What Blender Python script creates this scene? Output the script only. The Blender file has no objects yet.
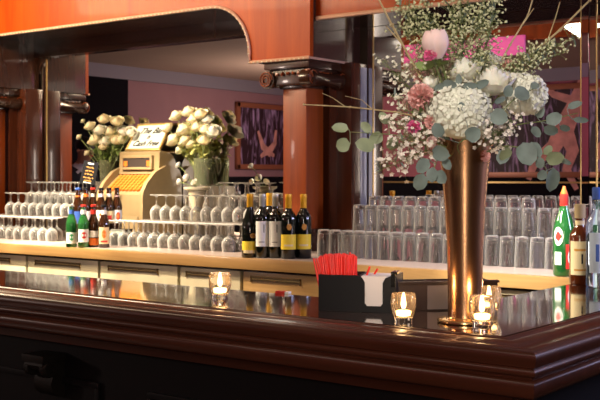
import bpy, bmesh, math, random
from mathutils import Vector, Matrix, Quaternion
random.seed(7)
sc = bpy.context.scene
COL = sc.collection
PI = math.pi
R = math.radians

# ------------------------------------------------------------------ camera
F = 1049.0            # focal length in pixels of the 600 px wide frame
HC = 1.45             # eye height
YAW = math.atan(800 / F)
SY, CY = math.sin(YAW), math.cos(YAW)
HOR = 178.0
T = 1.07              # height of both counters
def ray(px):
    l = (px - 300) / F
    return (-SY + l * CY, CY + l * SY)          # per metre of camera depth
def P(px, py, z=T):                             # where a pixel meets the level z
    d = (HC - z) * F / (py - HOR); a, b = ray(px)
    return Vector((a * d, b * d, z))
def XY(px, Y):                                  # x on the plane y=Y under pixel column px
    a, b = ray(px); return a * Y / b
def PY(px, py, Y):
    a, b = ray(px); d = Y / b
    return Vector((a * d, Y, HC + (HOR - py) * d / F))
def PD(px, py, d):
    a, b = ray(px)
    return Vector((a * d, b * d, HC + (HOR - py) * d / F))
cam_d = bpy.data.cameras.new('camera'); cam = bpy.data.objects.new('camera', cam_d); COL.objects.link(cam)
cam.location = (0, 0, HC); cam.rotation_euler = (PI / 2, 0, YAW)
cam_d.sensor_width = 36; cam_d.lens = F / 600 * 36; cam_d.shift_y = -(200 - HOR) / 600
cam_d.clip_start = 0.05; cam_d.clip_end = 100
cam_d.dof.use_dof = True; cam_d.dof.focus_distance = 2.75; cam_d.dof.aperture_fstop = 16
sc.camera = cam

# ------------------------------------------------------------------ materials
def nodes(m):
    m.use_nodes = True
    nt = m.node_tree; return nt, nt.nodes['Principled BSDF']
def mat(name, col, rough=.5, metal=0, coat=0, trans=0, ior=1.45, emit=None, estr=0, var=0, vscale=40, spec=None, sub=0, bump=0):
    m = bpy.data.materials.new(name); nt, b = nodes(m)
    c = (*col, 1)
    b.inputs['Base Color'].default_value = c
    b.inputs['Roughness'].default_value = rough; b.inputs['Metallic'].default_value = metal
    b.inputs['Coat Weight'].default_value = coat; b.inputs['Coat Roughness'].default_value = .08
    b.inputs['Transmission Weight'].default_value = trans; b.inputs['IOR'].default_value = ior
    if spec is not None: b.inputs['Specular IOR Level'].default_value = spec
    if sub:
        b.inputs['Subsurface Weight'].default_value = sub; b.inputs['Subsurface Radius'].default_value = (.01, .006, .004)
        b.inputs['Subsurface Scale'].default_value = 1
    if emit: b.inputs['Emission Color'].default_value = (*emit, 1); b.inputs['Emission Strength'].default_value = estr
    if var or bump:
        tc = nt.nodes.new('ShaderNodeTexCoord'); nz = nt.nodes.new('ShaderNodeTexNoise')
        nz.inputs['Scale'].default_value = vscale; nz.inputs['Detail'].default_value = 3
        nt.links.new(tc.outputs['Object'], nz.inputs['Vector'])
        if var:
            rp = nt.nodes.new('ShaderNodeValToRGB')
            rp.color_ramp.elements[0].position = .3; rp.color_ramp.elements[1].position = .7
            rp.color_ramp.elements[0].color = (*[x * (1 - var) for x in col], 1)
            rp.color_ramp.elements[1].color = (*[min(1, x * (1 + var)) for x in col], 1)
            nt.links.new(nz.outputs['Fac'], rp.inputs['Fac']); nt.links.new(rp.outputs['Color'], b.inputs['Base Color'])
        if bump:
            bp = nt.nodes.new('ShaderNodeBump'); bp.inputs['Strength'].default_value = bump; bp.inputs['Distance'].default_value = .01
            nt.links.new(nz.outputs['Fac'], bp.inputs['Height']); nt.links.new(bp.outputs['Normal'], b.inputs['Normal'])
    return m
def wood(name, dark, light, scale=(18, 18, 1.2), rough=.3, coat=.4, spec=.5):
    m = bpy.data.materials.new(name); nt, b = nodes(m)
    tc = nt.nodes.new('ShaderNodeTexCoord'); mp = nt.nodes.new('ShaderNodeMapping'); mp.inputs['Scale'].default_value = scale
    n1 = nt.nodes.new('ShaderNodeTexNoise'); n1.inputs['Scale'].default_value = 1.0; n1.inputs['Detail'].default_value = 6; n1.inputs['Roughness'].default_value = .65
    n1.inputs['Distortion'].default_value = .6
    rp = nt.nodes.new('ShaderNodeValToRGB'); e = rp.color_ramp.elements
    e[0].position = .28; e[0].color = (*dark, 1); e[1].position = .72; e[1].color = (*light, 1)
    nt.links.new(tc.outputs['Object'], mp.inputs['Vector']); nt.links.new(mp.outputs['Vector'], n1.inputs['Vector'])
    nt.links.new(n1.outputs['Fac'], rp.inputs['Fac']); nt.links.new(rp.outputs['Color'], b.inputs['Base Color'])
    b.inputs['Roughness'].default_value = rough; b.inputs['Coat Weight'].default_value = coat; b.inputs['Coat Roughness'].default_value = .06
    b.inputs['Specular IOR Level'].default_value = spec
    return m
def glass(name, col=(1, 1, 1), rough=.0, haze=.12, hazecol=(.95, .93, .88), ior=1.45, rimlight=0):
    m = bpy.data.materials.new(name); nt, b = nodes(m)
    b.inputs['Base Color'].default_value = (*col, 1); b.inputs['Roughness'].default_value = rough
    b.inputs['Transmission Weight'].default_value = 1; b.inputs['IOR'].default_value = ior
    if haze:  # pale diffuse mix, lifts the glass in place of stronger light
        out = nt.nodes['Material Output']
        tr = nt.nodes.new('ShaderNodeBsdfTranslucent'); tr.inputs['Color'].default_value = (*hazecol, 1)
        df = nt.nodes.new('ShaderNodeBsdfDiffuse'); df.inputs['Color'].default_value = (*hazecol, 1)
        m1 = nt.nodes.new('ShaderNodeMixShader'); m1.inputs[0].default_value = .4
        m2 = nt.nodes.new('ShaderNodeMixShader'); m2.inputs[0].default_value = haze
        nt.links.new(df.outputs[0], m1.inputs[1]); nt.links.new(tr.outputs[0], m1.inputs[2])
        nt.links.new(b.outputs[0], m2.inputs[1]); nt.links.new(m1.outputs[0], m2.inputs[2])
        if rimlight:  # whitened edges stand in for light caught by thick glass
            lw = nt.nodes.new('ShaderNodeLayerWeight'); lw.inputs['Blend'].default_value = .35
            mr = nt.nodes.new('ShaderNodeMapRange'); mr.inputs['To Min'].default_value = haze; mr.inputs['To Max'].default_value = rimlight
            nt.links.new(lw.outputs['Facing'], mr.inputs['Value']); nt.links.new(mr.outputs['Result'], m2.inputs[0])
        nt.links.new(m2.outputs[0], out.inputs['Surface'])
    return m
M = dict(
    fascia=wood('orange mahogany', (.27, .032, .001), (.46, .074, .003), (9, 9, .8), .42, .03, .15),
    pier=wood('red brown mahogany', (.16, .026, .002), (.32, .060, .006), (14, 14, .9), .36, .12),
    soffit=wood('shaded glossy soffit', (.040, .016, .010), (.075, .032, .020), (9, 9, .8), .16, .8),  # canopy wood with the shade of undersides and returns put into its colour
    pilaster=wood('shadowed red mahogany', (.045, .010, .004), (.105, .026, .008), (14, 14, .9), .22, .5),  # pier wood darkened to carry the pier's shadow on the pilaster
    corbel=mat('black carved wood', (.010, .007, .006), .55, spec=.3),
    dark=wood('dark mahogany', (.022, .008, .004), (.055, .018, .008), (14, 14, 1), .25, .4),
    bar=wood('bar mahogany', (.048, .012, .006), (.090, .023, .011), (1.0, 22, 22), .32, .35),
    bartop=wood('polished bar top', (.028, .009, .005), (.065, .02, .011), (1.2, 20, 20), .1, 1.0),
    barface=mat('black bar panelling', (.006, .005, .006), .5, spec=.25),
    trim=mat('pale beaded trim', (.62, .36, .24), .4),
    gold=mat('gilt', (.75, .52, .2), .3, .8),
    cream=mat('cream paint', (.75, .68, .5), .5),
    counter=mat('pink grey laminate', (.50, .40, .36), .35, var=.08, vscale=60, coat=.2),
    edge=wood('light brown counter edge', (.34, .18, .06), (.52, .31, .12), (1.5, 25, 25), .3, .3),
    steel=mat('satin champagne steel', (.74, .66, .44), .4, .15, var=.06, vscale=9),
    tanwood=wood('tan veneer', (.40, .22, .07), (.58, .36, .14), (2, 20, 30), .35, .2),
    black=mat('black plastic', (.010, .010, .011), .35),
    blackhole=mat('dark recess', (.26, .19, .09), .5),
    mauve=mat('mauve plaster', (.33, .18, .19), .8, var=.05, vscale=3),
    rose=mat('rose plaster', (.40, .13, .16), .8, var=.05, vscale=3),
    ceil=mat('tan ceiling paint', (.50, .36, .27), .85, var=.03, vscale=2),
    crown=mat('grey blue crown', (.26, .24, .27), .6),
    floor=wood('dark floor boards', (.03, .02, .014), (.07, .042, .025), (1, 9, 9), .4, .1),
    navy=mat('near black wainscot', (.010, .009, .011), .85, spec=.05),
    wall=mat('brown wall', (.12, .08, .06), .8, var=.05, vscale=4),
    copper=mat('brushed copper', (.62, .33, .17), .27, 1.0, bump=.02, vscale=120),
    brass=mat('pale brass', (.78, .55, .26), .25, 1.0),
    chrome=mat('chrome', (.8, .8, .8), .12, 1.0),
    red=mat('self-lit red plastic straw', (.85, .025, .015), .35, emit=(.9, .03, .02), estr=.06),  # faint emission added so the straws look brighter
    paper=mat('white paper', (.86, .80, .78), .8),
    wax=mat('candle wax', (.95, .75, .5), .5, emit=(1, .55, .2), estr=7),  # emission stands in for flame light soaking the wax
    flame=mat('candle flame', (1, .8, .4), .5, emit=(1, .72, .36), estr=40),
    wick=mat('wick', (.02, .015, .01), .9),
    darkglass=mat('near black bottle glass', (.006, .008, .006), .06, coat=.6),
    brownglass=mat('brown bottle glass', (.030, .010, .003), .06, coat=.6),
    greenglass=mat('green bottle glass', (.03, .20, .045), .05, trans=.5, coat=.4),
    blueglass=glass('pale blue bottle glass', (.62, .80, .95), haze=.12, hazecol=(.5, .7, .9)),
    amber=mat('amber spirit', (.13, .028, .006), .06, trans=.25, coat=.6),
    yellow=mat('yellow label paper', (.88, .66, .05), .5),
    capgold=mat('gold foil', (.86, .45, .03), .35, .25),
    white=mat('white label paper', (.93, .93, .88), .6),
    creamlab=mat('cream label paper', (.80, .66, .38), .6),
    silver=mat('grey foil', (.62, .62, .56), .35, .4),
    redlab=mat('red label print', (.62, .03, .02), .5),
    orange=mat('orange print', (.85, .20, .03), .5),
    blue=mat('blue print', (.05, .13, .5), .5),
    ink=mat('dark ink', (.012, .012, .014), .9, spec=.1),
    goldink=mat('gold ink', (.6, .28, .05), .5),
    reg=mat('cream register enamel', (.28, .20, .10), .32, coat=.3, var=.06, vscale=20),
    regdark=mat('register window', (.045, .035, .03), .25),
    key=mat('amber key caps', (.50, .15, .02), .35),
    hyd=mat('white hydrangea petal', (.84, .84, .70), .8, spec=.2),
    rosew=mat('white rose petal', (.94, .91, .78), .65, sub=.15),
    rosec=mat('cream rose petal', (.94, .84, .58), .65, sub=.15),
    blush=mat('blush rose petal', (.85, .60, .56), .65, sub=.15),
    pink=mat('salmon pink petal', (.85, .47, .43), .65, sub=.1),
    hotpink=mat('deep pink petal', (.82, .16, .36), .6, sub=.1),
    euc=mat('eucalyptus leaf', (.16, .205, .185), .55, var=.25, vscale=25),
    eucl=mat('pale green leaf', (.25, .29, .17), .55, var=.2, vscale=25),
    green=mat('rose leaf', (.20, .28, .08), .5, var=.3, vscale=25),
    olive=mat('yellow green leaf', (.46, .46, .16), .55, var=.2, vscale=25),
    stem=mat('green stem', (.16, .20, .07), .6),
    twig=mat('pale twig', (.42, .31, .16), .7),
    wax_white=mat('wax flower petal', (.80, .76, .62), .7),
    wax_pink=mat('pinkish wax flower', (.80, .71, .62), .7),
    heath=mat('grey green heath bud', (.60, .60, .36), .7),
    urn=mat('cream ceramic', (.82, .72, .48), .35, coat=.4),
    glass=glass('stemware glass', haze=.06, hazecol=(1, .98, .94), rimlight=1.0),
    tumb=glass('tumbler glass', haze=.02, hazecol=(1, .98, .95), rimlight=.65),
    vglass=glass('votive glass', haze=.05, hazecol=(1, .8, .6)),
    riser=glass('clear acrylic', haze=.25, hazecol=(.8, .74, .68)),
    lamp=mat('lit opal glass', (1, .95, .85), .4, emit=(1, .88, .7), estr=9),
    neon=mat('magenta tube light', (1, .2, .7), .4, emit=(1, .16, .42), estr=.24),
    skin=mat('skin', (.55, .28, .18), .6, sub=.1), hair=mat('dark hair', (.012, .009, .007), .5),
    suit=mat('dark suit cloth', (.012, .014, .022), .8), shirt=mat('white shirt cloth', (.75, .75, .78), .8),
    pfig=mat('pink painted figure', (.66, .32, .26), .7, var=.3, vscale=8),
)
def mirror_mat():
    m = bpy.data.materials.new('silvered mirror'); nt, b = nodes(m)
    b.inputs['Base Color'].default_value = (.86, .84, .84, 1); b.inputs['Metallic'].default_value = 1; b.inputs['Roughness'].default_value = .0
    return m
M['mirror'] = mirror_mat()
def painting_mat():
    m = bpy.data.materials.new('dark violet canvas'); nt, b = nodes(m)
    tc = nt.nodes.new('ShaderNodeTexCoord'); mp = nt.nodes.new('ShaderNodeMapping'); mp.inputs['Scale'].default_value = (9, 9, 1.6)
    nz = nt.nodes.new('ShaderNodeTexNoise'); nz.inputs['Scale'].default_value = 1.4; nz.inputs['Detail'].default_value = 5; nz.inputs['Distortion'].default_value = 1.5
    rp = nt.nodes.new('ShaderNodeValToRGB'); e = rp.color_ramp.elements
    e[0].position = .50; e[0].color = (.030, .010, .016, 1); e[1].position = .70; e[1].color = (.50, .34, .58, 1)
    nt.links.new(tc.outputs['Object'], mp.inputs['Vector']); nt.links.new(mp.outputs['Vector'], nz.inputs['Vector'])
    nt.links.new(nz.outputs['Fac'], rp.inputs['Fac']); nt.links.new(rp.outputs['Color'], b.inputs['Base Color'])
    b.inputs['Roughness'].default_value = .6
    return m
M['canvas'] = painting_mat()

# ------------------------------------------------------------------ mesh helpers
class MB:
    def __init__(s): s.bm = bmesh.new()
    def box(s, c, d, rot=None, bev=0):
        r = bmesh.ops.create_cube(s.bm, size=1)
        vs = r['verts']
        mt = Matrix.Translation(Vector(c)) @ (rot.to_4x4() if rot else Matrix.Identity(4)) @ Matrix.Diagonal((*d, 1))
        bmesh.ops.transform(s.bm, matrix=mt, verts=vs)
        if bev:
            es = list({e for v in vs for e in v.link_edges})
            bmesh.ops.bevel(s.bm, geom=es, offset=bev, segments=2, profile=.7, affect='EDGES')
        return s
    def b2(s, lo, hi, bev=0):
        return s.box([(a + b) / 2 for a, b in zip(lo, hi)], [abs(b - a) for a, b in zip(lo, hi)], None, bev)
    def lathe(s, prof, seg=24, c=(0, 0, 0), axis=None):
        bm = s.bm; c = Vector(c); q = Vector((0, 0, 1)).rotation_difference(Vector(axis)) if axis else None
        rings = []
        for r, z in prof:
            if r < 1e-6: pts = [Vector((0, 0, z))]
            else: pts = [Vector((r * math.cos(2 * PI * i / seg), r * math.sin(2 * PI * i / seg), z)) for i in range(seg)]
            if q: pts = [q @ p for p in pts]
            rings.append([bm.verts.new(c + p) for p in pts])
        for a, b in zip(rings, rings[1:]):
            if len(a) == 1 and len(b) == 1: continue
            for i in range(seg):
                j = (i + 1) % seg
                if len(a) == 1: bm.faces.new((a[0], b[j], b[i]))
                elif len(b) == 1: bm.faces.new((a[i], a[j], b[0]))
                else: bm.faces.new((a[i], a[j], b[j], b[i]))
        return s
    def tube(s, pts, rad, seg=6, caps=True):
        bm = s.bm; pts = [Vector(p) for p in pts]
        if not hasattr(rad, '__len__'): rad = [rad] * len(pts)
        rings = []; up = Vector((.13, .31, .94))
        for i, p in enumerate(pts):
            t = (pts[min(i + 1, len(pts) - 1)] - pts[max(i - 1, 0)]).normalized()
            n = t.cross(up)
            if n.length < 1e-3: n = t.cross(Vector((1, 0, 0)))
            n.normalize(); b = t.cross(n)
            rings.append([bm.verts.new(p + rad[i] * (n * math.cos(2 * PI * k / seg) + b * math.sin(2 * PI * k / seg))) for k in range(seg)])
        for a, b in zip(rings, rings[1:]):
            for k in range(seg): bm.faces.new((a[k], a[(k + 1) % seg], b[(k + 1) % seg], b[k]))
        if caps:
            bm.faces.new(rings[0][::-1]); bm.faces.new(rings[-1])
        return s
    def prism(s, poly, f0, f1):                 # poly: 2-D points; f0/f1 map (u,v) to the two end faces
        bm = s.bm
        a = [bm.verts.new(f0(*p)) for p in poly]; b = [bm.verts.new(f1(*p)) for p in poly]
        n = len(poly)
        for i in range(n): bm.faces.new((a[i], a[(i + 1) % n], b[(i + 1) % n], b[i]))
        bm.faces.new(a[::-1]); bm.faces.new(b)
        return s
    def patch(s, fn, nu, nv):                   # open grid
        bm = s.bm
        g = [[bm.verts.new(fn(i / nu, j / nv)) for j in range(nv + 1)] for i in range(nu + 1)]
        for i in range(nu):
            for j in range(nv): bm.faces.new((g[i][j], g[i + 1][j], g[i + 1][j + 1], g[i][j + 1]))
        return s
    def octa(s, c, r, sq=1):
        bm = s.bm; c = Vector(c); q = Quaternion((random.random() - .5, random.random() - .5, random.random() - .5, random.random() + .1)).normalized()
        v = [bm.verts.new(c + q @ (Vector(d) * r)) for d in ((1, 0, 0), (-1, 0, 0), (0, 1, 0), (0, -1, 0), (0, 0, sq), (0, 0, -sq))]
        for a, b, d in ((0, 2, 4), (2, 1, 4), (1, 3, 4), (3, 0, 4), (2, 0, 5), (1, 2, 5), (3, 1, 5), (0, 3, 5)): bm.faces.new((v[a], v[b], v[d]))
        return s
    def xf(s, m): bmesh.ops.transform(s.bm, matrix=m, verts=s.bm.verts[:]); return s
    def mesh(s, name, m, smooth=True, ang=38, normals=True):
        if normals: bmesh.ops.recalc_face_normals(s.bm, faces=s.bm.faces[:])
        me = bpy.data.meshes.new(name); s.bm.to_mesh(me); s.bm.free()
        if isinstance(m, str): m = M[m]
        me.materials.append(m)
        if smooth:
            me.polygons.foreach_set('use_smooth', [True] * len(me.polygons)); me.set_sharp_from_angle(angle=R(ang))
        return me
    def build(s, name, m, parent=None, loc=None, smooth=True, ang=38, normals=True):
        o = bpy.data.objects.new(name, s.mesh(name, m, smooth, ang, normals)); COL.objects.link(o)
        if parent: o.parent = parent
        if loc is not None: o.location = loc
        return o
def tag(o, label=None, cat=None, group=None, kind=None):
    if label: o['label'] = label
    if cat: o['category'] = cat
    if group: o['group'] = group
    if kind: o['kind'] = kind
    return o
def thing(name, label, cat, loc=(0, 0, 0), rz=0, group=None):
    o = bpy.data.objects.new(name, None); COL.objects.link(o); o.empty_display_size = .05
    o.location = loc; o.rotation_euler = (0, 0, rz)
    return tag(o, label, cat, group)
def struct(name, mb, m, smooth=False):
    return tag(mb.build(name, m, smooth=smooth), kind='structure')
def copy_obj(o, loc, rz=0, label=None, group=None):
    c = o.copy(); COL.objects.link(c); c.location = loc; c.rotation_euler = (0, 0, rz)
    if label: c['label'] = label
    if group: c['group'] = group
    for ch in o.children:
        d = ch.copy(); COL.objects.link(d); d.parent = c
        for g in ch.children:
            e = g.copy(); COL.objects.link(e); e.parent = d
    return c
def text(body, size, m, parent, loc, rot, shear=0, align='CENTER'):
    cu = bpy.data.curves.new('lettering', 'FONT'); cu.body = body; cu.size = size; cu.shear = shear
    cu.align_x = align; cu.align_y = 'CENTER'; cu.extrude = .0003; cu.offset = .0012; cu.materials.append(M[m])
    tmp = bpy.data.objects.new('tmp', cu); COL.objects.link(tmp)
    me = bpy.data.meshes.new_from_object(tmp.evaluated_get(bpy.context.evaluated_depsgraph_get())); bpy.data.objects.remove(tmp)
    o = bpy.data.objects.new('lettering', me); COL.objects.link(o); o.parent = parent; o.location = loc; o.rotation_euler = rot
    return o

# ------------------------------------------------------------------ the room
XW, YF, ZC = -9.4, -2.8, 2.8
YM = 4.70                                       # mirror plane
struct('floor', MB().b2((XW - .1, YF - .1, -.1), (2.2, 4.9, 0)), 'floor')
struct('ceiling', MB().b2((XW - .1, YF - .1, ZC), (2.2, 4.9, ZC + .1)), 'ceil')
struct('wall_back', MB().b2((XW - .1, 4.74, 0), (2.2, 4.9, ZC)), 'wall')
struct('wall_left', MB().b2((XW - .1, YF, 0), (XW, 4.74, ZC)), 'mauve')
struct('wall_front', MB().b2((XW - .1, YF - .1, 0), (2.2, YF, ZC)), 'rose')
struct('wall_right', MB().b2((2.0, YF, 0), (2.2, 4.74, ZC)), 'wall')
struct('trim_1', MB().b2((XW, YF, ZC - .16), (XW + .05, 4.74, ZC)), 'crown')
struct('trim_2', MB().b2((XW + .05, YF, ZC - .16), (2.0, YF + .05, ZC)), 'crown')
struct('trim_3', MB().b2((XW, YF, 0), (XW + .03, .5, 1.47)), 'navy')
struct('trim_4', MB().b2((XW + .03, YF, 0), (2.0, YF + .03, 1.47)), 'navy')
struct('trim_5', MB().b2((XW + .03, YF + .03, 1.385), (2.0, YF + .05, 1.405)), 'gold')
struct('door_1', MB().b2((XW + .001, .55, 0), (XW + .03, 1.62, 2.64)), 'navy')

# ------------------------------------------------------------------ back bar canopy
YP = 4.25
XR, XL = -3.178, -3.573                         # sides of the pier block under the canopy
BAY = 2.69
can = thing('canopy', 'orange mahogany canopy above the back bar with a rounded arch corner', 'canopy', (0, 0, 2.06))
can.location = (-3.3, 4.5, 2.06)
def cl(p): return Vector(p) - can.location
poly = [(XR - BAY, 2.38)]
for i in range(13):
    a = PI / 2 * (1 - i / 12)
    poly.append((XL - .27 + .27 * math.cos(a), 2.38 - .27 + .27 * math.sin(a) * 1.0))
poly += [(XL + .004, 2.06), (XR, 2.06), (XR, ZC), (XR - BAY, ZC)]
YQ = YP + .028
MB().prism(poly, lambda x, z: cl((x, YP, z)), lambda x, z: cl((x, YQ, z))).build('arched_fascia', 'fascia', can, ang=30)
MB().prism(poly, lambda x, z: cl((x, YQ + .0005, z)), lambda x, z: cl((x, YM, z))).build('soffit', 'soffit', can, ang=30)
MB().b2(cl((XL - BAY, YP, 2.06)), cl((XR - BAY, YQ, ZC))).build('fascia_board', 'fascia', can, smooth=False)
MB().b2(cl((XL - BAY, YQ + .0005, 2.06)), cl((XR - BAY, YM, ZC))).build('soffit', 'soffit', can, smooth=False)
MB().b2(cl((-8.6, YP, 2.38)), cl((XL - BAY, YM, ZC))).build('fascia_board', 'fascia', can, smooth=False)
MB().b2(cl((XR, 4.30, 2.26)), cl((0.8, 4.328, ZC))).build('fascia_board', 'fascia', can, smooth=False)
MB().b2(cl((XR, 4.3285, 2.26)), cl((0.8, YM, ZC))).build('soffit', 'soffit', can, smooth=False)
tr = MB()
edge = [Vector((x, YP - .006, z)) for x, z in poly[:-2]]
tr.tube([cl(p) for p in edge], .009, 6)
tr.tube([cl((XR, YP - .006, 2.06)), cl((XR, YM - .02, 2.06))], .007, 6)
tr.tube([cl((XL - BAY, YP - .006, 2.06)), cl((XR - BAY, YP - .006, 2.06))], .009, 6)
tr.tube([cl((XR + .01, 4.294, 2.262)), cl((.8, 4.294, 2.262))], .011, 6)
tr.build('beaded_trim', 'trim', can)
bd = MB()
for a, b in zip(edge, edge[1:]):
    n = max(1, int((b - a).length / .03))
    for k in range(n):
        p = a.lerp(b, k / n)
        if p.x > -6.2: bd.octa(cl(p) + Vector((0, -.008, -.004)), .007)
bd.build('bead_row', 'cream', can)

# piers with ionic capitals
def pier(dx, label):
    X0, X1, Y0, Y1 = -3.417 + dx, -3.262 + dx, 4.33, 4.485
    t = thing('pier', label, 'column', ((X0 + X1) / 2, (Y0 + Y1) / 2, T), group='back bar piers')
    o = t.location
    def l(p): return Vector(p) - o
    sh = MB().b2(l((X0, Y0, T + .11)), l((X1, Y1, 1.93)), .016); sh.build('shaft', 'pier', t)
    bs = MB().b2(l((X0 - .02, Y0 - .02, T)), l((X1 + .02, Y1 + .02, T + .09)), .006)
    bs.b2(l((X0 - .01, Y0 - .01, T + .085)), l((X1 + .01, Y1 + .01, T + .115)), .008); bs.build('plinth', 'dark', t)
    # wide pilaster behind
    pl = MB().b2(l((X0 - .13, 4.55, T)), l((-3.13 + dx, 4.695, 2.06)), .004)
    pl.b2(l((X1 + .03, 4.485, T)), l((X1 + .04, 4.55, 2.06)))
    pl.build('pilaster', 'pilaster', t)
    if dx == 0: st = MB().b2(l((-3.13 + dx - .001, 4.632, T)), l((-3.13 + dx + .004, 4.69, 2.04))).build('edge_strip', 'chromeblue', t)
    cp = MB()
    e = .07
    cp.b2(l((X0 - e, Y0 - e, 2.015)), l((X1 + e, Y1 + e, 2.057)), .006)
    cp.b2(l((X0 - e + .02, Y0 - e + .02, 1.93)), l((X1 + e - .02, Y1 + e - .02, 2.02)), .012)
    cp.b2(l((X0 - .012, Y0 - .012, 1.915)), l((X1 + .012, Y1 + .012, 1.94)), .008)
    c = cp.build('capital', 'dark', t)
    for sx in (-1, 1):                           # bolster scrolls, one along each flank, with coils on the front
        xc = (X0 + X1) / 2 + sx * (.0775 + .055)
        v = MB()
        prof = [(0, 0), (.012, 0), (.012, .006), (.022, .006), (.022, 0), (.036, 0), (.036, .008), (.046, .008), (.048, .015), (.040, .05),
                (.032, .12), (.032, .175), (.040, .245), (.048, .28), (.046, .287), (0, .287)]
        v.lathe(prof, 20, l((xc, Y0 - e - .002, 1.962)), (0, 1, 0)); v.build('volute', 'dark', c)
        w = MB()
        sp = [(.040 * (1 - k / 34) + .004) for k in range(30)]
        w.tube([l((xc + r * math.cos(k * .55), Y0 - e - .004, 1.962 + r * math.sin(k * .55))) for k, r in enumerate(sp)], .0032, 5); w.build('scroll_line', 'pier', c)
    for sy in (-1, 1):                           # coils on the right flank
        v = MB(); yc = (Y0 + Y1) / 2 + sy * .13
        v.lathe([(0, .012), (.013, .012), (.013, .004), (.024, .004), (.024, .010), (.040, .010), (.044, 0), (.044, -.05), (0, -.05)], 20, l((X1 + e + .004, yc, 1.962)), (1, 0, 0))
        v.build('volute', 'dark', c)
        w = MB(); sp = [(.036 * (1 - k / 34) + .004) for k in range(30)]
        w.tube([l((X1 + e + .0155, yc + r * math.cos(k * .55), 1.962 + r * math.sin(k * .55))) for k, r in enumerate(sp)], .0032, 5); w.build('scroll_line', 'pier', c)
    rs = MB().lathe([(0, .016), (.012, .014), (.022, .004), (.022, -.01), (0, -.01)], 10, l((X1 + e - .005, Y0 - e + .005, 1.985)), (.7, -.7, 0)); rs.build('rosette', 'trim', c)
    eg = MB()
    for k in range(7):
        eg.octa(l((X0 - .03 + k * .036, Y0 - e + .014, 1.99)), .012, 1.3)
        eg.octa(l((X1 + e - .014, Y0 - .03 + k * .036, 1.99)), .012, 1.3)
    eg.build('egg_row', 'pier', c)
    return t
M['chromeblue'] = mat('pale blue grey edge strip', (.42, .43, .52), .25, .6)  # real trim; blue of its glossy reflection put into the base colour
pier(0, 'red brown pier with dark scrolled capital between the two mirrors')
pier(-BAY, 'mostly hidden pier with a scrolled capital beyond the stemware, cut by the left picture edge')

# mirrors
def mirror(x0, x1, z1, label):
    t = thing('bar_mirror', label, 'mirror', ((x0 + x1) / 2, YM, T), group=None)
    w, h = (x1 - x0) / 2, z1 - T
    MB().b2((-w, 0, 0), (w, .02, h)).build('mirror_glass', 'mirror', t, smooth=False)
    for sx in (-1, 1):
        bv = MB()
        bv.prism([(sx * w, -.001), (sx * (w - .035), -.001), (sx * (w - .035), -.0035), (sx * (w - .001), -.0012)], lambda u, v: Vector((u, v, .0)), lambda u, v: Vector((u, v, h)))
        bv.build('bevelled_edge', 'mirror', t, smooth=False)
    ln = MB()
    for sx in (-1, 1): ln.box((sx * (w - .036), -.003, h / 2), (.005, .004, h))
    ln.build('bevel_line', 'gold', t, smooth=False)
    return t
mirror(XR + .048 - BAY, -3.55, 2.28, 'wide bar mirror behind the cash register, showing a mauve wall')
mirror(-3.128, -1.894, 2.258, 'bar mirror behind the stacked tumblers, right of the scrolled pier')
mirror(-1.890, -.5, 2.258, 'bar mirror behind the spirit bottles at the right picture edge')
fr = MB().b2((XR - BAY, 4.655, 2.28), (-3.5, YM + .01, 2.379))
fr.prism([(XR - BAY + .03, 2.28), (XR - BAY + .03, 2.17)] + [(XR - BAY + .14 - .11 * math.cos(a), 2.17 + .11 * math.sin(a)) for a in [PI / 2 * k / 6 for k in range(7)]], lambda u, v: Vector((u, 4.68, v)), lambda u, v: Vector((u, YM - .001, v)))
tag(fr.build('mirror_frame', 'dark', smooth=False), 'dark wooden top rail framing the wide mirror', 'frame')

# ------------------------------------------------------------------ back counter and cabinets
YC = 3.80
ct = thing('worktop', 'long pinkish back bar worktop with a light wooden edge', 'worktop', (-3.5, YC, T - .055))
MB().b2((-4.6, .03, .035), (4.3, .94, .055)).build('top_surface', 'counter', ct, smooth=False)
MB().b2((-4.6, 0, 0), (4.3, .035, .0545), .006).build('front_edge', 'edge', ct)
MB().b2((-4.6, .035, 0), (4.3, .94, .035)).build('underside', 'dark', ct, smooth=False)
brk = [-6.72, -6.11, -5.50, -4.89, -4.28, -3.688, -3.273, -2.80, -2.2, -1.53]
names = ['steel cabinet front far left, cut by the picture edge', 'second steel cabinet left of the stemware', 'steel cabinet front below the stemware at the left picture edge', 'steel cabinet below the stacked stemware left of the beer bottles', 'steel cabinet front below the beer bottles', 'steel cabinet below the stemware right of the register',
         'narrow greenish cabinet behind the lone tea light', 'tan cabinet front below the wine bottles, left of the black caddy', 'pale cabinet behind the black caddy', 'pale lit cabinet right of the copper vase, under the tumblers']
for i, (a, b) in enumerate(zip(brk, brk[1:])):
    if i < 2: continue
    m = 'tanwood' if i in (6, 7) else 'steel'
    t = thing('back_cabinet', names[i], 'cabinet', ((a + b) / 2, YC + .03, 0), group=None)
    w = (b - a) / 2 - .004
    MB().b2((-w, .025, 0), (w, .6, T - .056)).build('carcass', 'dark', t, smooth=False)
    d = MB().b2((-w + .006, 0, .10), (w - .006, .024, T - .068), .004).build('door', m, t)
    hw = w * .62
    ho = -w * .12
    MB().b2((ho - hw, -.003, .962), (ho + hw, .004, .980)).build('pull_recess', 'blackhole', d, smooth=False)
    f = MB(); f.b2((ho - hw - .006, -.006, .979), (ho + hw + .006, .0, .985)); f.b2((ho + hw, -.006, .956), (ho + hw + .006, .0, .985)); f.b2((ho - hw - .006, -.006, .956), (ho - hw, .0, .985)); f.b2((ho - hw, -.008, .966), (ho + hw, -.002, .970))
    f.build('pull', 'brass', d, smooth=False)

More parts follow.
